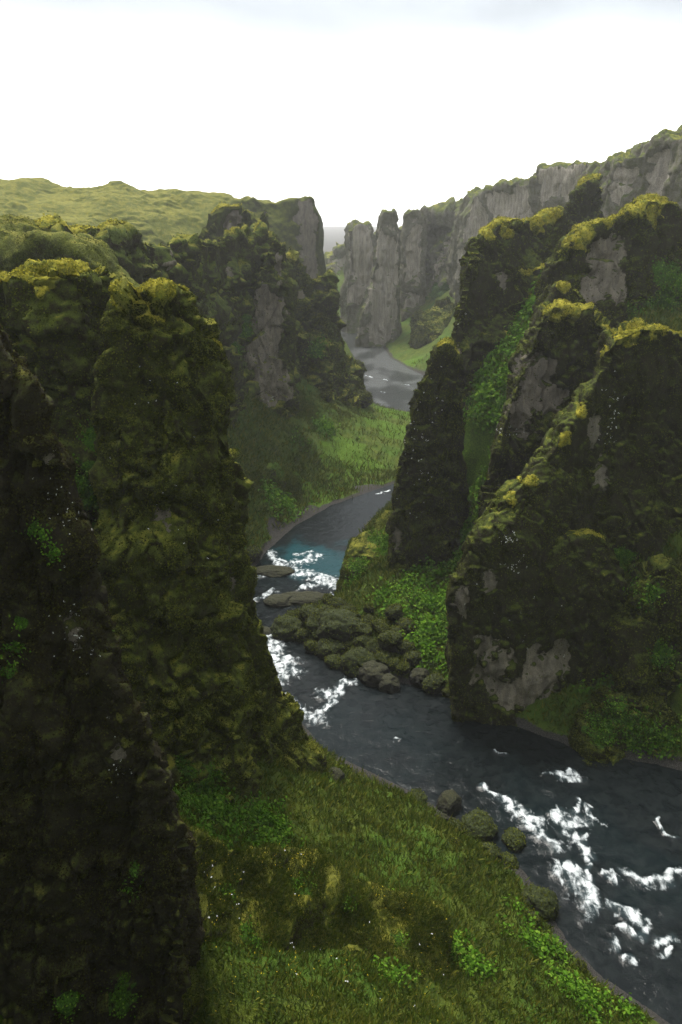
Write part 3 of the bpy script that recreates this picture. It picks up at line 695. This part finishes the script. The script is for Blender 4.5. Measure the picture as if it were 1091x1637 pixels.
# ------------------------------------------------------------------ river
def water_mat():
    m, b = new_mat('river_water')
    g = b.n('ShaderNodeNewGeometry'); pos = g.outputs['Position']
    n1 = b.tex(pos, .8, 4, .6, .6); n2 = b.tex(pos, 3.0, 4, .65, .8); n3 = b.tex(pos, 9.0, 3, .6)
    fo = b.attr('foam')
    n4 = b.tex(b.vscale(pos, 1.25, .8, 1), 1.15, 5, .55, .45)
    f = b.math('ADD', fo, b.math('MULTIPLY', b.math('SUBTRACT', n4, .5), 1.9))
    f = b.math('ADD', f, b.math('MULTIPLY', b.math('SUBTRACT', n3, .5), .30))
    ff = b.ss(f, .34, 1.05)
    ff = b.math('MULTIPLY', ff, b.ss(fo, .03, .2))
    deep = b.mixc(b.ss(n1, .4, .65), (.005, .007, .008), (.010, .013, .0135))
    deep = b.mixc(b.attr('teal'), deep, (.012, .075, .090))
    deep = b.mixc(b.ss(fo, .15, .8, 0, .45), deep, (.045, .070, .078))
    deep = b.mixc(b.attr('shallow_sheen'), deep, b.mixc(b.ss(n2, .35, .65), (.070, .075, .078), (.15, .155, .155)))  # far sheen put into the base colour along with the gravel
    col = b.mixc(ff, deep, (.74, .78, .80))
    bp = b.n('ShaderNodeBump'); bp.inputs['Strength'].default_value = .33; bp.inputs['Distance'].default_value = .4
    b.l(b.math('ADD', b.math('MULTIPLY', n1, .7), b.math('ADD', b.math('MULTIPLY', n2, .25), b.math('MULTIPLY', ff, .15))), bp.inputs['Height'])
    p = finish(b, col, bp.outputs[0], b.ss(ff, 0, 1, .09, .8), .13)
    p.inputs['IOR'].default_value = 1.40
    return m
FOAM = [  # strokes of white water: points in the photograph's survey pixels, width px
    ([(430, 1025), (448, 1055), (462, 1075)], 14), ([(440, 1065), (448, 1090)], 9), ([(462, 1118), (482, 1138), (506, 1148)], 14), ([(520, 1108), (545, 1098), (552, 1092)], 10),
    ([(505, 1140), (530, 1122), (546, 1105)], 8), ([(480, 962), (510, 960), (530, 958)], 8), ([(505, 925), (530, 935), (543, 942)], 12), ([(450, 905), (480, 900), (508, 890)], 9), ([(480, 915), (500, 920), (525, 930)], 11),
    ([(405, 922), (430, 918)], 5), ([(408, 960), (440, 945)], 4), ([(470, 885), (500, 882)], 5), ([(430, 885), (450, 898)], 6), ([(480, 940), (500, 938)], 6),
    ([(888, 1238), (905, 1245), (915, 1235)], 9), ([(800, 1278), (820, 1300)], 12), ([(780, 1262), (800, 1275)], 6), ([(850, 1310), (870, 1335), (885, 1352)], 15), ([(835, 1300), (860, 1330)], 8),
    ([(890, 1300), (910, 1318), (925, 1310)], 15), ([(915, 1300), (930, 1280)], 6), ([(945, 1290), (950, 1310)], 6), ([(920, 1340), (935, 1360), (945, 1370)], 10), ([(900, 1390), (925, 1400), (935, 1425), (945, 1450)], 17),
    ([(890, 1395), (905, 1400)], 7), ([(935, 1370), (940, 1395)], 6), ([(1000, 1395), (1030, 1400), (1060, 1408), (1085, 1402)], 9), ([(1060, 1315), (1080, 1335)], 5), ([(980, 1400), (990, 1420)], 5),
    ([(985, 1450), (1005, 1462), (1025, 1475)], 9), ([(1000, 1485), (1030, 1490)], 8), ([(975, 1500), (980, 1515)], 7), ([(1000, 1530), (1020, 1535)], 6), ([(1055, 1505), (1085, 1510)], 8), ([(1060, 1525), (1085, 1530)], 5),
    ([(1100, 1420), (1180, 1450)], 10), ([(800, 1200), (812, 1206)], 3), ([(625, 1178), (635, 1184)], 3), ([(585, 600), (596, 604)], 3), ([(612, 606), (622, 609)], 2.5), ([(640, 614), (655, 616)], 2), ([(604, 626), (618, 628)], 2), ([(572, 592), (580, 595)], 3), ([(606, 789), (622, 786)], 2.5)]
wx = warp(-60, 150, .22 * Q, 0, 25, 40); wy = warp(28, 720, .22 * Q, 0, 60, 45)
WX, WY = np.meshgrid(wx, wy, indexing='ij')
x, y = WX.ravel(), WY.ravel(); sd = river_sd(x, y)
W = np.stack([x, y, np.zeros_like(x)], 1).astype(np.float32)
wob = np.stack([x + 1.6 * noise(W / 3.5, 51) + .9 * noise(W / 1.3, 56), y + 1.6 * noise(W / 3.5, 52) + .9 * noise(W / 1.3, 57)], 1)
foam = np.zeros(len(x), np.float32)
for pl, wpx in FOAM:
    q = np.array([onz(*p)[:2] for p in pl]); 
    for a, c in zip(q[:-1], q[1:]):
        wd = wpx * (1.35 if a[1] > 84 and a[1] < 150 else 1.0) * np.hypot(a[1], 60) / 1200
        near_ = np.where((np.abs(x - (a[0] + c[0]) / 2) < 4 * wd + abs(a[0] - c[0]) + 4) & (np.abs(y - (a[1] + c[1]) / 2) < 4 * wd + abs(a[1] - c[1]) + 4))[0]
        e = c - a; w_ = wob[near_]
        t = np.clip(((w_ - a) @ e) / (e @ e + 1e-9), 0, 1)
        dd = np.hypot(w_[:, 0] - a[0] - t * e[0], w_[:, 1] - a[1] - t * e[1]) / wd
        foam[near_] = np.maximum(foam[near_], .66 * (1 - sstep(.0, 2.2, dd)))
tl = blobs(W, [(onz(512, 900), 6.0), (onz(528, 912), 5), (onz(495, 890), 7)])
tl = np.maximum(tl, 0.05 * blobs(W, [(onz(870, 1310), 7), (onz(1040, 1400), 5), (onz(440, 925), 6), (onz(570, 1180), 8)]))
rap = np.maximum(foam, .25 * blobs(W, [(onz(930, 1380), 22), (onz(450, 1000), 16)]))
W[:, 2] = .02 + fbm(W, 3.2, 3, 53) * (.05 + .28 * rap) + foam * .22 * (1 + 1.2 * noise(W / .9, 55))
shal_sheen = np.clip(sstep(185, 250, y) * (.35 + .9 * sstep(-.3, .3, fbm(W, 14, 3, 58, (1, .5, 1)))), 0, 1) * .8  # pale far river: sky sheen and haze painted into the colour, plus gravel bed
keep = sd < 3.0
F = grid_faces(len(wx), len(wy)); F = F[keep[F].all(1)]
idx = np.full(len(x), -1); used = np.unique(F); idx[used] = np.arange(len(used))
water = mesh_obj('river_water', W[used], idx[F], water_mat(), None, None, {'foam': foam[used], 'shallow_sheen': shal_sheen[used], 'teal': .5 * np.clip(tl[used], 0, 1)})
tag(water, kind='structure')
TERR.update(V=P, lush=blobs(P, lus, 5), shore=shore)
# ------------------------------------------------------------------ leaves, grass, flowers
CAMP = np.array([0, 0, H])
L_moss = leaf_mat('moss_leaves', (.024, .026, .007), (.056, .068, .011), (.125, .138, .018))
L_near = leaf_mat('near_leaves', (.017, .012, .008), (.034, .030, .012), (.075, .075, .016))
L_green = leaf_mat('green_leaves', (.036, .086, .008), (.078, .170, .014), (.140, .235, .026))
L_grass = leaf_mat('grass_blades', (.036, .058, .009), (.072, .098, .013), (.150, .148, .024))
L_col = leaf_mat('column_moss_leaves', (.028, .029, .008), (.063, .074, .012), (.140, .148, .020))
L_far = leaf_mat('far_moss_leaves', (.030, .034, .010), (.060, .072, .014), (.120, .130, .020))
L_yel = leaf_mat('yellow_petals', (.45, .33, .02), (.55, .42, .02), (.60, .50, .05))
L_wht = leaf_mat('white_petals_plumage', (.60, .60, .55), (.75, .75, .72), (.80, .80, .78))

def facing(V, N):
    d = CAMP - V; L = np.linalg.norm(d, axis=1)
    v = (N * d).sum(1) / L
    u = V[:, 0] / np.maximum(V[:, 1], 1)
    return sstep(-.25, .15, v) * (np.abs(u) < .62) * (V[:, 1] > 4)

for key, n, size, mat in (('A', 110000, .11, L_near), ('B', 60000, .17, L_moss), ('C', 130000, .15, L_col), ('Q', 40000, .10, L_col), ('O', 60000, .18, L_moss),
                          ('N', 45000, .25, L_moss), ('L', 50000, .23, L_moss), ('K', 40000, .34, L_moss), ('M', 40000, .34, L_moss), ('F', 14000, .32, L_far), ('E', 45000, .36, L_far),
                          ('D', 60000, .15, L_far), ('U', 70000, .55, L_grass), ('P', 16000, .3, L_grass), ('H', 30000, .5, L_far), ('J', 12000, .42, L_far), ('S', 30000, .26, L_moss), ('T', 30000, .22, L_moss), ('R', 14000, .7, L_far)):
    c = CRAGS[key]
    m = facing(c['V'], c['N']) * (1 - .95 * sstep(.2, .5, c['bare'])) * (.12 + sstep(-.25, .35, fbm(c['V'], 14 * size, 3, 61))) * (1 - .7 * c['lush'])
    Pp, Nn = sample(c['V'], c['F'], m, n)
    leaves('grass' if key in 'PU' else 'moss_leaves', Pp - c['base'], Nn, size, mat, c['root'], lift=.5, blade=key in 'PU')
    if c['lush'].max() > .3:
        area = (c['lush'] > .4).sum()
        Pp, Nn = sample(c['V'], c['F'], facing(c['V'], c['N']) * sstep(.25, .7, c['lush']), int(min(900, 60 + area / 12)))
        leaves('leafy_plants', Pp - c['base'], Nn, size * 1.25, L_green, c['root'], lift=2.2, per=7, spread=1.3)

L_gold = leaf_mat('golden_moss_tips', (.10, .11, .016), (.260, .235, .032), (.380, .335, .044))
tot = {}
for key, Vc, Fc in CAPS:
    c = CRAGS[key]; Nc = normals(Vc, Fc)
    tot.setdefault(key, []).append((Vc, Fc, Nc))
for key, L in tot.items():
    c = CRAGS[key]; dist = np.linalg.norm(c['base'] - CAMP); sz = max(.08, dist * .0024); A = []
    for Vc, Fc, Nc in L:
        w_ = facing(Vc, Nc) * (.3 + sstep(-.3, .3, fbm(Vc, 8 * sz, 2, 66)))
        n = int(min(9000, 14 * np.linalg.norm(np.cross(Vc[Fc[:, 1]] - Vc[Fc[:, 0]], Vc[Fc[:, 3]] - Vc[Fc[:, 0]]), axis=1).sum() / (sz * sz * 10)))
        if n > 20: A.append(sample(Vc, Fc, w_, n))
    A = [a for a in A if len(a[0])]
    if A: leaves('moss_tips', np.vstack([a[0] for a in A]) - c['base'], np.vstack([a[1] for a in A]), sz, L_gold, c['root'], lift=.5)

# grass blades over the turf
V, F = TERR['V'], TERR['F']; Nt = normals(V, F)
if Nt[:, 2].mean() < 0: Nt = -Nt
d = np.linalg.norm(V - CAMP, axis=1)
inv = (np.abs(V[:, 0] / np.maximum(V[:, 1], 1)) < .6) & (V[:, 1] > 12)
turf = inv * sstep(.3, 1.5, river_sd(V[:, 0].astype(float), V[:, 1].astype(float)) + .5 * noise(V / 2, 45)) * (1 - .9 * TERR['shore']) * sstep(.35, .6, Nt[:, 2])
wgt = turf * np.clip(45 / d, .1, 1.5) ** 2 * (d < 190) * (.6 + sstep(-.3, .3, fbm(V, 3, 3, 62)))
Pp, Nn = sample(V, F, wgt, 330000)
if len(Nn): Nn = np.where(Nn[:, 2:] < 0, -Nn, Nn)
dd = np.linalg.norm(Pp - CAMP, axis=1)
w2 = turf * (d >= 120) * (d < 330) * np.clip(150 / d, 0, 1.2) ** 2 * (.5 + sstep(-.3, .3, fbm(V, 7, 3, 67)))
P2, N2 = sample(V, F, w2, 90000); N2 = np.where(N2[:, 2:] < 0, -N2, N2)
Pp = np.vstack([Pp, P2]); Nn = np.vstack([Nn, N2]); dd = np.linalg.norm(Pp - CAMP, axis=1)
leaves('grass', Pp, Nn, np.clip(dd * .0068, .16, .9) * (.6 + .8 * rng.random(len(dd))), L_grass, blade=True, per=1)
# leafy ground cover in the damp green patches
lw = turf * TERR['lush'] * np.clip(60 / d, .1, 1.5) ** 1.6 * (d < 165) * sstep(-.2, .35, fbm(V, 2.2, 3, 63))
Pp, Nn = sample(V, F, lw, 9000); Nn = np.where(Nn[:, 2:] < 0, -Nn, Nn)
dd = np.repeat(np.linalg.norm(Pp - CAMP, axis=1), 7)
P7 = np.repeat(Pp, 7, 0) + rng.normal(0, 1, (len(Pp) * 7, 3)) * (dd * .0045)[:, None] + np.array([0, 0, .1])
leaves('leafy_ground_cover', P7, np.repeat(Nn, 7, 0), np.clip(dd * .0042, .12, .9) * (.6 + .8 * rng.random(len(dd))), L_green, lift=.8)
# flowers
qc = CRAGS['Q']
Pq, Nq = sample(qc['V'], qc['F'], facing(qc['V'], qc['N']) * sstep(.0, .6, qc['N'][:, 2]) * (1 - qc['gold']) * (.2 + sstep(-.2, .3, fbm(qc['V'], 2.5, 3, 69))), 45000)
leaves('grass', Pq - qc['base'], Nq, .24, L_grass, qc['root'], blade=True)
Pq, Nq = sample(qc['V'], qc['F'], facing(qc['V'], qc['N']) * sstep(0, .4, fbm(qc['V'], 4, 2, 64)), 230)
fw = turf * (d < 62) * sstep(.05, .45, fbm(V, 7, 2, 65))
Pt, Ntt = sample(V, F, fw, 260)
Pf = np.vstack([Pq, Pt]); 
leaves('yellow_flowers', Pf + np.array([0, 0, .22]), np.tile([0, 0, 1.], (len(Pf), 1)), .075, L_yel, per=2, spread=.35)
i = rng.choice(len(Pf), 90, replace=False)
leaves('white_specks', Pf[i] + rng.normal(0, .3, (90, 3)) + np.array([0, 0, .3]), np.tile([0, 0, 1.], (90, 1)), .09, L_wht, per=3, spread=.3)

# ------------------------------------------------------------------ boulders
def ground_hit(px, py):
    r = ray(px, py); Y = np.arange(22, 420, .5)
    p = np.array([0, 0, H]) + r * (Y / r[1])[:, None]
    g = np.maximum(ground(p[:, 0], p[:, 1]), -.1)
    i = np.where(p[:, 2] < g)[0]
    return p[i[0]] if len(i) else p[-1]

def stone_mat(name, dry, moss, lo, hi):
    m, b = new_mat(name)
    g = b.n('ShaderNodeNewGeometry'); pos = g.outputs['Position']
    sep = b.n('ShaderNodeSeparateXYZ'); b.l(g.outputs['Normal'], sep.inputs[0])
    nB = b.tex(pos, 1.1, 5, .65); nC = b.tex(pos, 6, 4, .7)
    rk = b.mixc(b.ss(nB, .35, .65), (dry[0] * .5, dry[1] * .5, dry[2] * .5), dry)
    ms = b.mixc(b.ss(nC, .4, .65), (moss[0] * .5, moss[1] * .55, moss[2] * .6), moss)
    t = b.math('ADD', sep.outputs[2], b.math('MULTIPLY', b.math('SUBTRACT', nB, .5), 1.2))
    col = b.mixc(b.ss(t, lo, hi), rk, ms)
    col = b.mixc(1.0, col, b.n_rgb(b.ss(nC, .3, .7, .65, 1.3)), 'MULTIPLY')
    bp = b.n('ShaderNodeBump'); bp.inputs['Strength'].default_value = .8; bp.inputs['Distance'].default_value = .3
    b.l(b.math('ADD', nB, b.math('MULTIPLY', nC, .5)), bp.inputs['Height'])
    finish(b, col, bp.outputs[0], .8, .25)
    return m
S_moss = stone_mat('mossy_stone', (.017, .015, .012), (.034, .044, .008), -.05, .8)
S_bare = stone_mat('wet_stone', (.022, .020, .017), (.034, .034, .012), .3, 1.0)

_ico = bmesh.new(); bmesh.ops.create_icosphere(_ico, subdivisions=5, radius=1); _ico.verts.ensure_lookup_table()
ICO_V = np.array([v.co[:] for v in _ico.verts], np.float32); ICO_F = np.array([[v.index for v in f.verts] for f in _ico.faces], np.int32); _ico.free()

def boulder(px, py, rpx, label, group=None, mat=None, flat=.85, wide=1.0, sink=.3, moss=False, z=None):
    c = ground_hit(px, py + rpx * .55) if z is None else onz(px, py + rpx * .4, z)
    R = rpx * np.linalg.norm(c - CAMP) / np.linalg.norm(ray(px, py)) / 1200 * 1.05
    sd_ = int(px * 7 + py)
    r2 = np.random.default_rng(sd_)
    V = ICO_V.copy()
    for _ in range(9):            # broken flat sides
        nn = r2.normal(0, 1, 3); nn /= np.linalg.norm(nn); h = r2.uniform(.76, 1.0)
        over = np.maximum(V @ nn - h, 0); V = V - over[:, None] * nn * .88
    V = V * (1 + .16 * fbm(ICO_V * 1.6 + sd_, 1, 3, 3) + .07 * fbm(ICO_V * 6 + sd_, 1, 3, 4))[:, None]
    a = r2.uniform(0, 6.28); ca, sa = math.cos(a), math.sin(a)
    if wide == 1.0: V = V * np.array([r2.uniform(1, 1.25), r2.uniform(.85, 1.05), flat]); V[:, :2] = V[:, :2] @ np.array([[ca, sa], [-sa, ca]])
    else: V = V * np.array([wide, 1, flat])
    R *= r2.uniform(.8, 1.25) if group else 1
    V = V * R; V[:, 2] += flat * R * (1 - 2 * sink) + (r2.uniform(-.2, 1.0) if group else 0)
    o = mesh_obj('boulder', V + c, ICO_F, mat or S_moss, None, c)
    tag(o, label, 'boulder', group)
    if mat is None:
        fn = np.cross(V[ICO_F[:, 1]] - V[ICO_F[:, 0]], V[ICO_F[:, 2]] - V[ICO_F[:, 0]]); ar = np.linalg.norm(fn, axis=1)
        fn = fn / np.maximum(ar, 1e-9)[:, None]; ctr = V[ICO_F].mean(1)
        pw = ar * sstep(-.1, .7, fn[:, 2] + .8 * fbm(ctr + c, R * .5, 3, 68))
        i = rng.choice(len(ICO_F), int(220 + 60 * min(R, 4) ** 2), p=pw / pw.sum())
        leaves('moss_leaves', ctr[i] + rng.normal(0, .04 * R, (len(i), 3)), fn[i], max(.08, .0022 * np.linalg.norm(c - CAMP)), L_moss, o, lift=.6)
    return o
HEAP = 'dark mossy boulder in the heap between the green bank and the river'
G1 = 'boulders heaped at the foot of the green bank'
for bx in [(481, 1011, 16), (496, 982, 15), (521, 987, 16), (514, 1018, 14), (530, 1040, 18), (499, 1037, 11), (631, 1062, 13), (624, 1029, 18), (598, 1033, 17),
           (650, 1000, 16), (631, 985, 14), (576, 1011, 14), (661, 1051, 11), (565, 989, 13), (548, 1018, 15), (606, 1003, 12), (540, 970, 12), (590, 975, 10), (648, 1035, 12), (560, 1036, 12)]:
    boulder(*bx, HEAP, G1)
for bx in [(470, 992, 13), (508, 1003, 15), (535, 1058, 12), (580, 1028, 14), (612, 1012, 12), (556, 975, 14), (525, 962, 9), (636, 1010, 13), (612, 1060, 12), (588, 992, 12), (560, 1016, 12), (645, 1072, 12)]:
    boulder(*bx, HEAP, G1)
for bx, lab in (((460, 1002, 24), 'rounded mossy boulder at the river end of the heap, beside the rapid'), ((543, 996, 31), 'biggest mossy boulder on top of the heap at the green bank'),
                ((576, 1054, 31), 'long mossy boulder at the water edge in the middle of the heap'), ((598, 1072, 23), 'dark wet boulder at the water between the long boulder and the upright stone'),
                ((620, 1090, 18), 'pale olive boulder standing foremost in the water below the heap'), ((672, 1080, 18), 'dark boulder at the bank right of the pale olive boulder'),
                ((694, 1090, 17), 'mossy boulder at the bank nearest the massive buttress'), ((719, 1105, 10), 'small stone touching the water at the left foot of the buttress')):
    boulder(*bx, lab, mat=S_bare if 'dark' in lab or 'pale' in lab else None)
for bx, lab, w_ in (((448, 955, 19), 'rounded mossy rock in midstream left of the flat rock', 1.3), ((486, 950, 20), 'long flat wet rock in the middle of the upper rapid', 1.9),
                    ((436, 908, 17), 'flat dark rock at the left side of the rapid, below the turquoise pool', 1.9), ((423, 1006, 12), 'small dark rock beside the rapid at the foot of the tall column', 1.2)):
    boulder(*bx, lab, mat=S_bare, flat=.42, wide=w_, sink=.42, z=0)
for bx, lab in (((403, 884, 15), 'mossy boulder on the left bank above the flat dark rock'),                 ((576, 636, 18), 'rounded boulder at the river, lowest below the jagged crag'), ((550, 610, 22), 'largest boulder at the foot of the jagged crag'),
                ((530, 616, 15), 'boulder left of the largest one below the jagged crag'), ((566, 588, 15), 'boulder on the crag foot just above the upper river'),
                ((520, 634, 10), 'small boulder on turf behind the boulders below the jagged crag')):
    boulder(*bx, lab)
for bx, lab in (((665, 1276, 17), 'mossy boulder furthest upstream in the row on the near bank'), ((718, 1280, 20), 'dark boulder with pale lichen in the row on the near bank'),
                ((766, 1317, 27), 'broad olive boulder in the middle of the near bank row'), ((729, 1321, 14), 'boulder half buried in grass beside the broad olive boulder'),
                ((822, 1341, 20), 'rounded boulder at the water right of the broad olive boulder'), ((780, 1360, 18), 'boulder on the turf below the broad olive boulder'),
                ((726, 1345, 9), 'small flat stone in the near grass below the bank row'), ((813, 1376, 14), 'small boulder between the rounded one and the big brown one'),
                ((861, 1436, 27), 'big brown mossy boulder at the downstream end of the near bank'), ((704, 1307, 11), 'small boulder tucked behind the dark lichened one'),
                ((847, 1464, 13), 'low stone below the big brown boulder on the near bank'), ((536, 1238, 14), 'dark rock poking from the grass below the tall column'),
                ((928, 1544, 9), 'small stone at the water edge lowest on the near bank')):
    boulder(*bx, lab, mat=S_bare if 'dark' in lab else None)

# pale specks taken for nesting seabirds, built as white leaf faces on the cliffs
spk = []
for key, cx, cy, rx, ry, n in (('L', 665, 740, 30, 110, 34), ('L', 655, 690, 30, 40, 10), ('L', 690, 640, 30, 50, 10), ('O', 810, 860, 14, 12, 16), ('O', 822, 905, 14, 12, 14), ('O', 975, 665, 14, 45, 30), ('O', 840, 980, 70, 70, 14),
                            ('N', 815, 690, 20, 10, 14), ('A', 95, 800, 30, 70, 26), ('A', 120, 1010, 30, 60, 26), ('A', 190, 1210, 20, 40, 14), ('F', 425, 635, 20, 10, 8), ('C', 250, 780, 90, 160, 20), ('K', 740, 520, 10, 20, 5)):
    c = CRAGS[key]; bv = BVHTree.FromPolygons(c['V'].tolist(), c['F'].tolist())
    P0 = []; N0 = []
    for _ in range(n):
        dn = ray(cx + random.gauss(0, .6) * rx, cy + random.gauss(0, .6) * ry); dn = dn / np.linalg.norm(dn)
        h = bv.ray_cast(Vector((0, 0, H)), Vector(dn))
        if h[0] is not None and h[3] < 200: P0.append(np.array(h[0])); N0.append(np.array(h[1]))
    if P0:
        P0 = np.array(P0); N0 = np.array(N0); dm = np.linalg.norm(P0 - CAMP, axis=1).mean()
        leaves('white_specks', P0 + N0 * .12 - c['base'], N0, dm * .0015, L_wht, c['root'], per=3, spread=.4, var=.9)
# ------------------------------------------------------------------ haze, sky, sun, camera
hm = bpy.data.materials.new('haze_air'); hm.use_nodes = True
b = NT(hm.node_tree)
v = b.n('ShaderNodeVolumePrincipled'); v.inputs['Color'].default_value = (.97, .97, .97, 1); v.inputs['Density'].default_value = .00019; v.inputs['Anisotropy'].default_value = .3
o = b.n('ShaderNodeOutputMaterial'); b.l(v.outputs[0], o.inputs['Volume'])
lo, hi = np.array([-4300, -400, -6.]), np.array([4300, 5600, 118.])
V = np.array([[(lo, hi)[i][0], (lo, hi)[j][1], (lo, hi)[k][2]] for i in (0, 1) for j in (0, 1) for k in (0, 1)])
hz = mesh_obj('haze', V, [(0, 1, 3, 2), (4, 6, 7, 5), (0, 4, 5, 1), (2, 3, 7, 6), (0, 2, 6, 4), (1, 5, 7, 3)], hm, smooth=False)
tag(hz, kind='stuff')

SUN_EL, SUN_AZ = math.radians(60), math.radians(-20)       # azimuth measured from +Y towards +X
w = bpy.data.worlds.new('World'); scene.world = w; w.use_nodes = True
b = NT(w.node_tree)
sk = b.n('ShaderNodeTexSky', sky_type='NISHITA', sun_disc=False, sun_elevation=SUN_EL, sun_rotation=SUN_AZ, air_density=1.0, dust_density=3.0, ozone_density=1.0, altitude=200)
hs = b.n('ShaderNodeHueSaturation'); hs.inputs['Saturation'].default_value = .22; b.l(sk.outputs[0], hs.inputs['Color'])
tc = b.n('ShaderNodeTexCoord')
cl = b.tex(b.vscale(tc.outputs['Generated'], 1, 1, 2.2), 2.6, 5, .5, .3)
sz = b.n('ShaderNodeSeparateXYZ'); b.l(tc.outputs['Generated'], sz.inputs[0])
sheet = b.mixc(b.ss(sz.outputs[2], .05, .218), (6.5, 6.6, 6.6), (.85, .97, 1.06))
sheet = b.mixc(b.ss(sz.outputs[2], .30, .75), sheet, (2.3, 2.45, 2.55))
cloudy = b.mixc(.82, hs.outputs[0], sheet)
mul = b.mixc(1.0, cloudy, b.n_rgb(b.ss(cl, .3, .72, .78, 1.15)), 'MULTIPLY')
bg = b.n('ShaderNodeBackground'); bg.inputs['Strength'].default_value = .13; b.l(mul, bg.inputs[0])
o = b.n('ShaderNodeOutputWorld'); b.l(bg.outputs[0], o.inputs[0])
sun = bpy.data.lights.new('sun', 'SUN'); sun.energy = 1.5; sun.angle = math.radians(14); sun.color = (1, .96, .88)
so = bpy.data.objects.new('sun', sun); COL.objects.link(so)
sd_ = Vector((math.sin(SUN_AZ) * math.cos(SUN_EL), math.cos(SUN_AZ) * math.cos(SUN_EL), math.sin(SUN_EL)))
so.rotation_euler = sd_.to_track_quat('Z', 'Y').to_euler()

cam = bpy.data.cameras.new('camera'); co = bpy.data.objects.new('camera', cam); COL.objects.link(co)
co.location = (0, 0, H); co.rotation_euler = (math.pi / 2 - TH, 0, 0)
cam.sensor_width = 36; cam.sensor_fit = 'AUTO'; cam.lens = 36 * 1200 / 1637; cam.clip_start = .1; cam.clip_end = 20000
scene.camera = co
scene.view_settings.view_transform = 'Standard'; scene.view_settings.look = 'None'
scene.view_settings.exposure = 1.95; scene.view_settings.gamma = 1
scene.cycles.max_bounces = 5; scene.cycles.diffuse_bounces = 3; scene.cycles.volume_bounces = 1
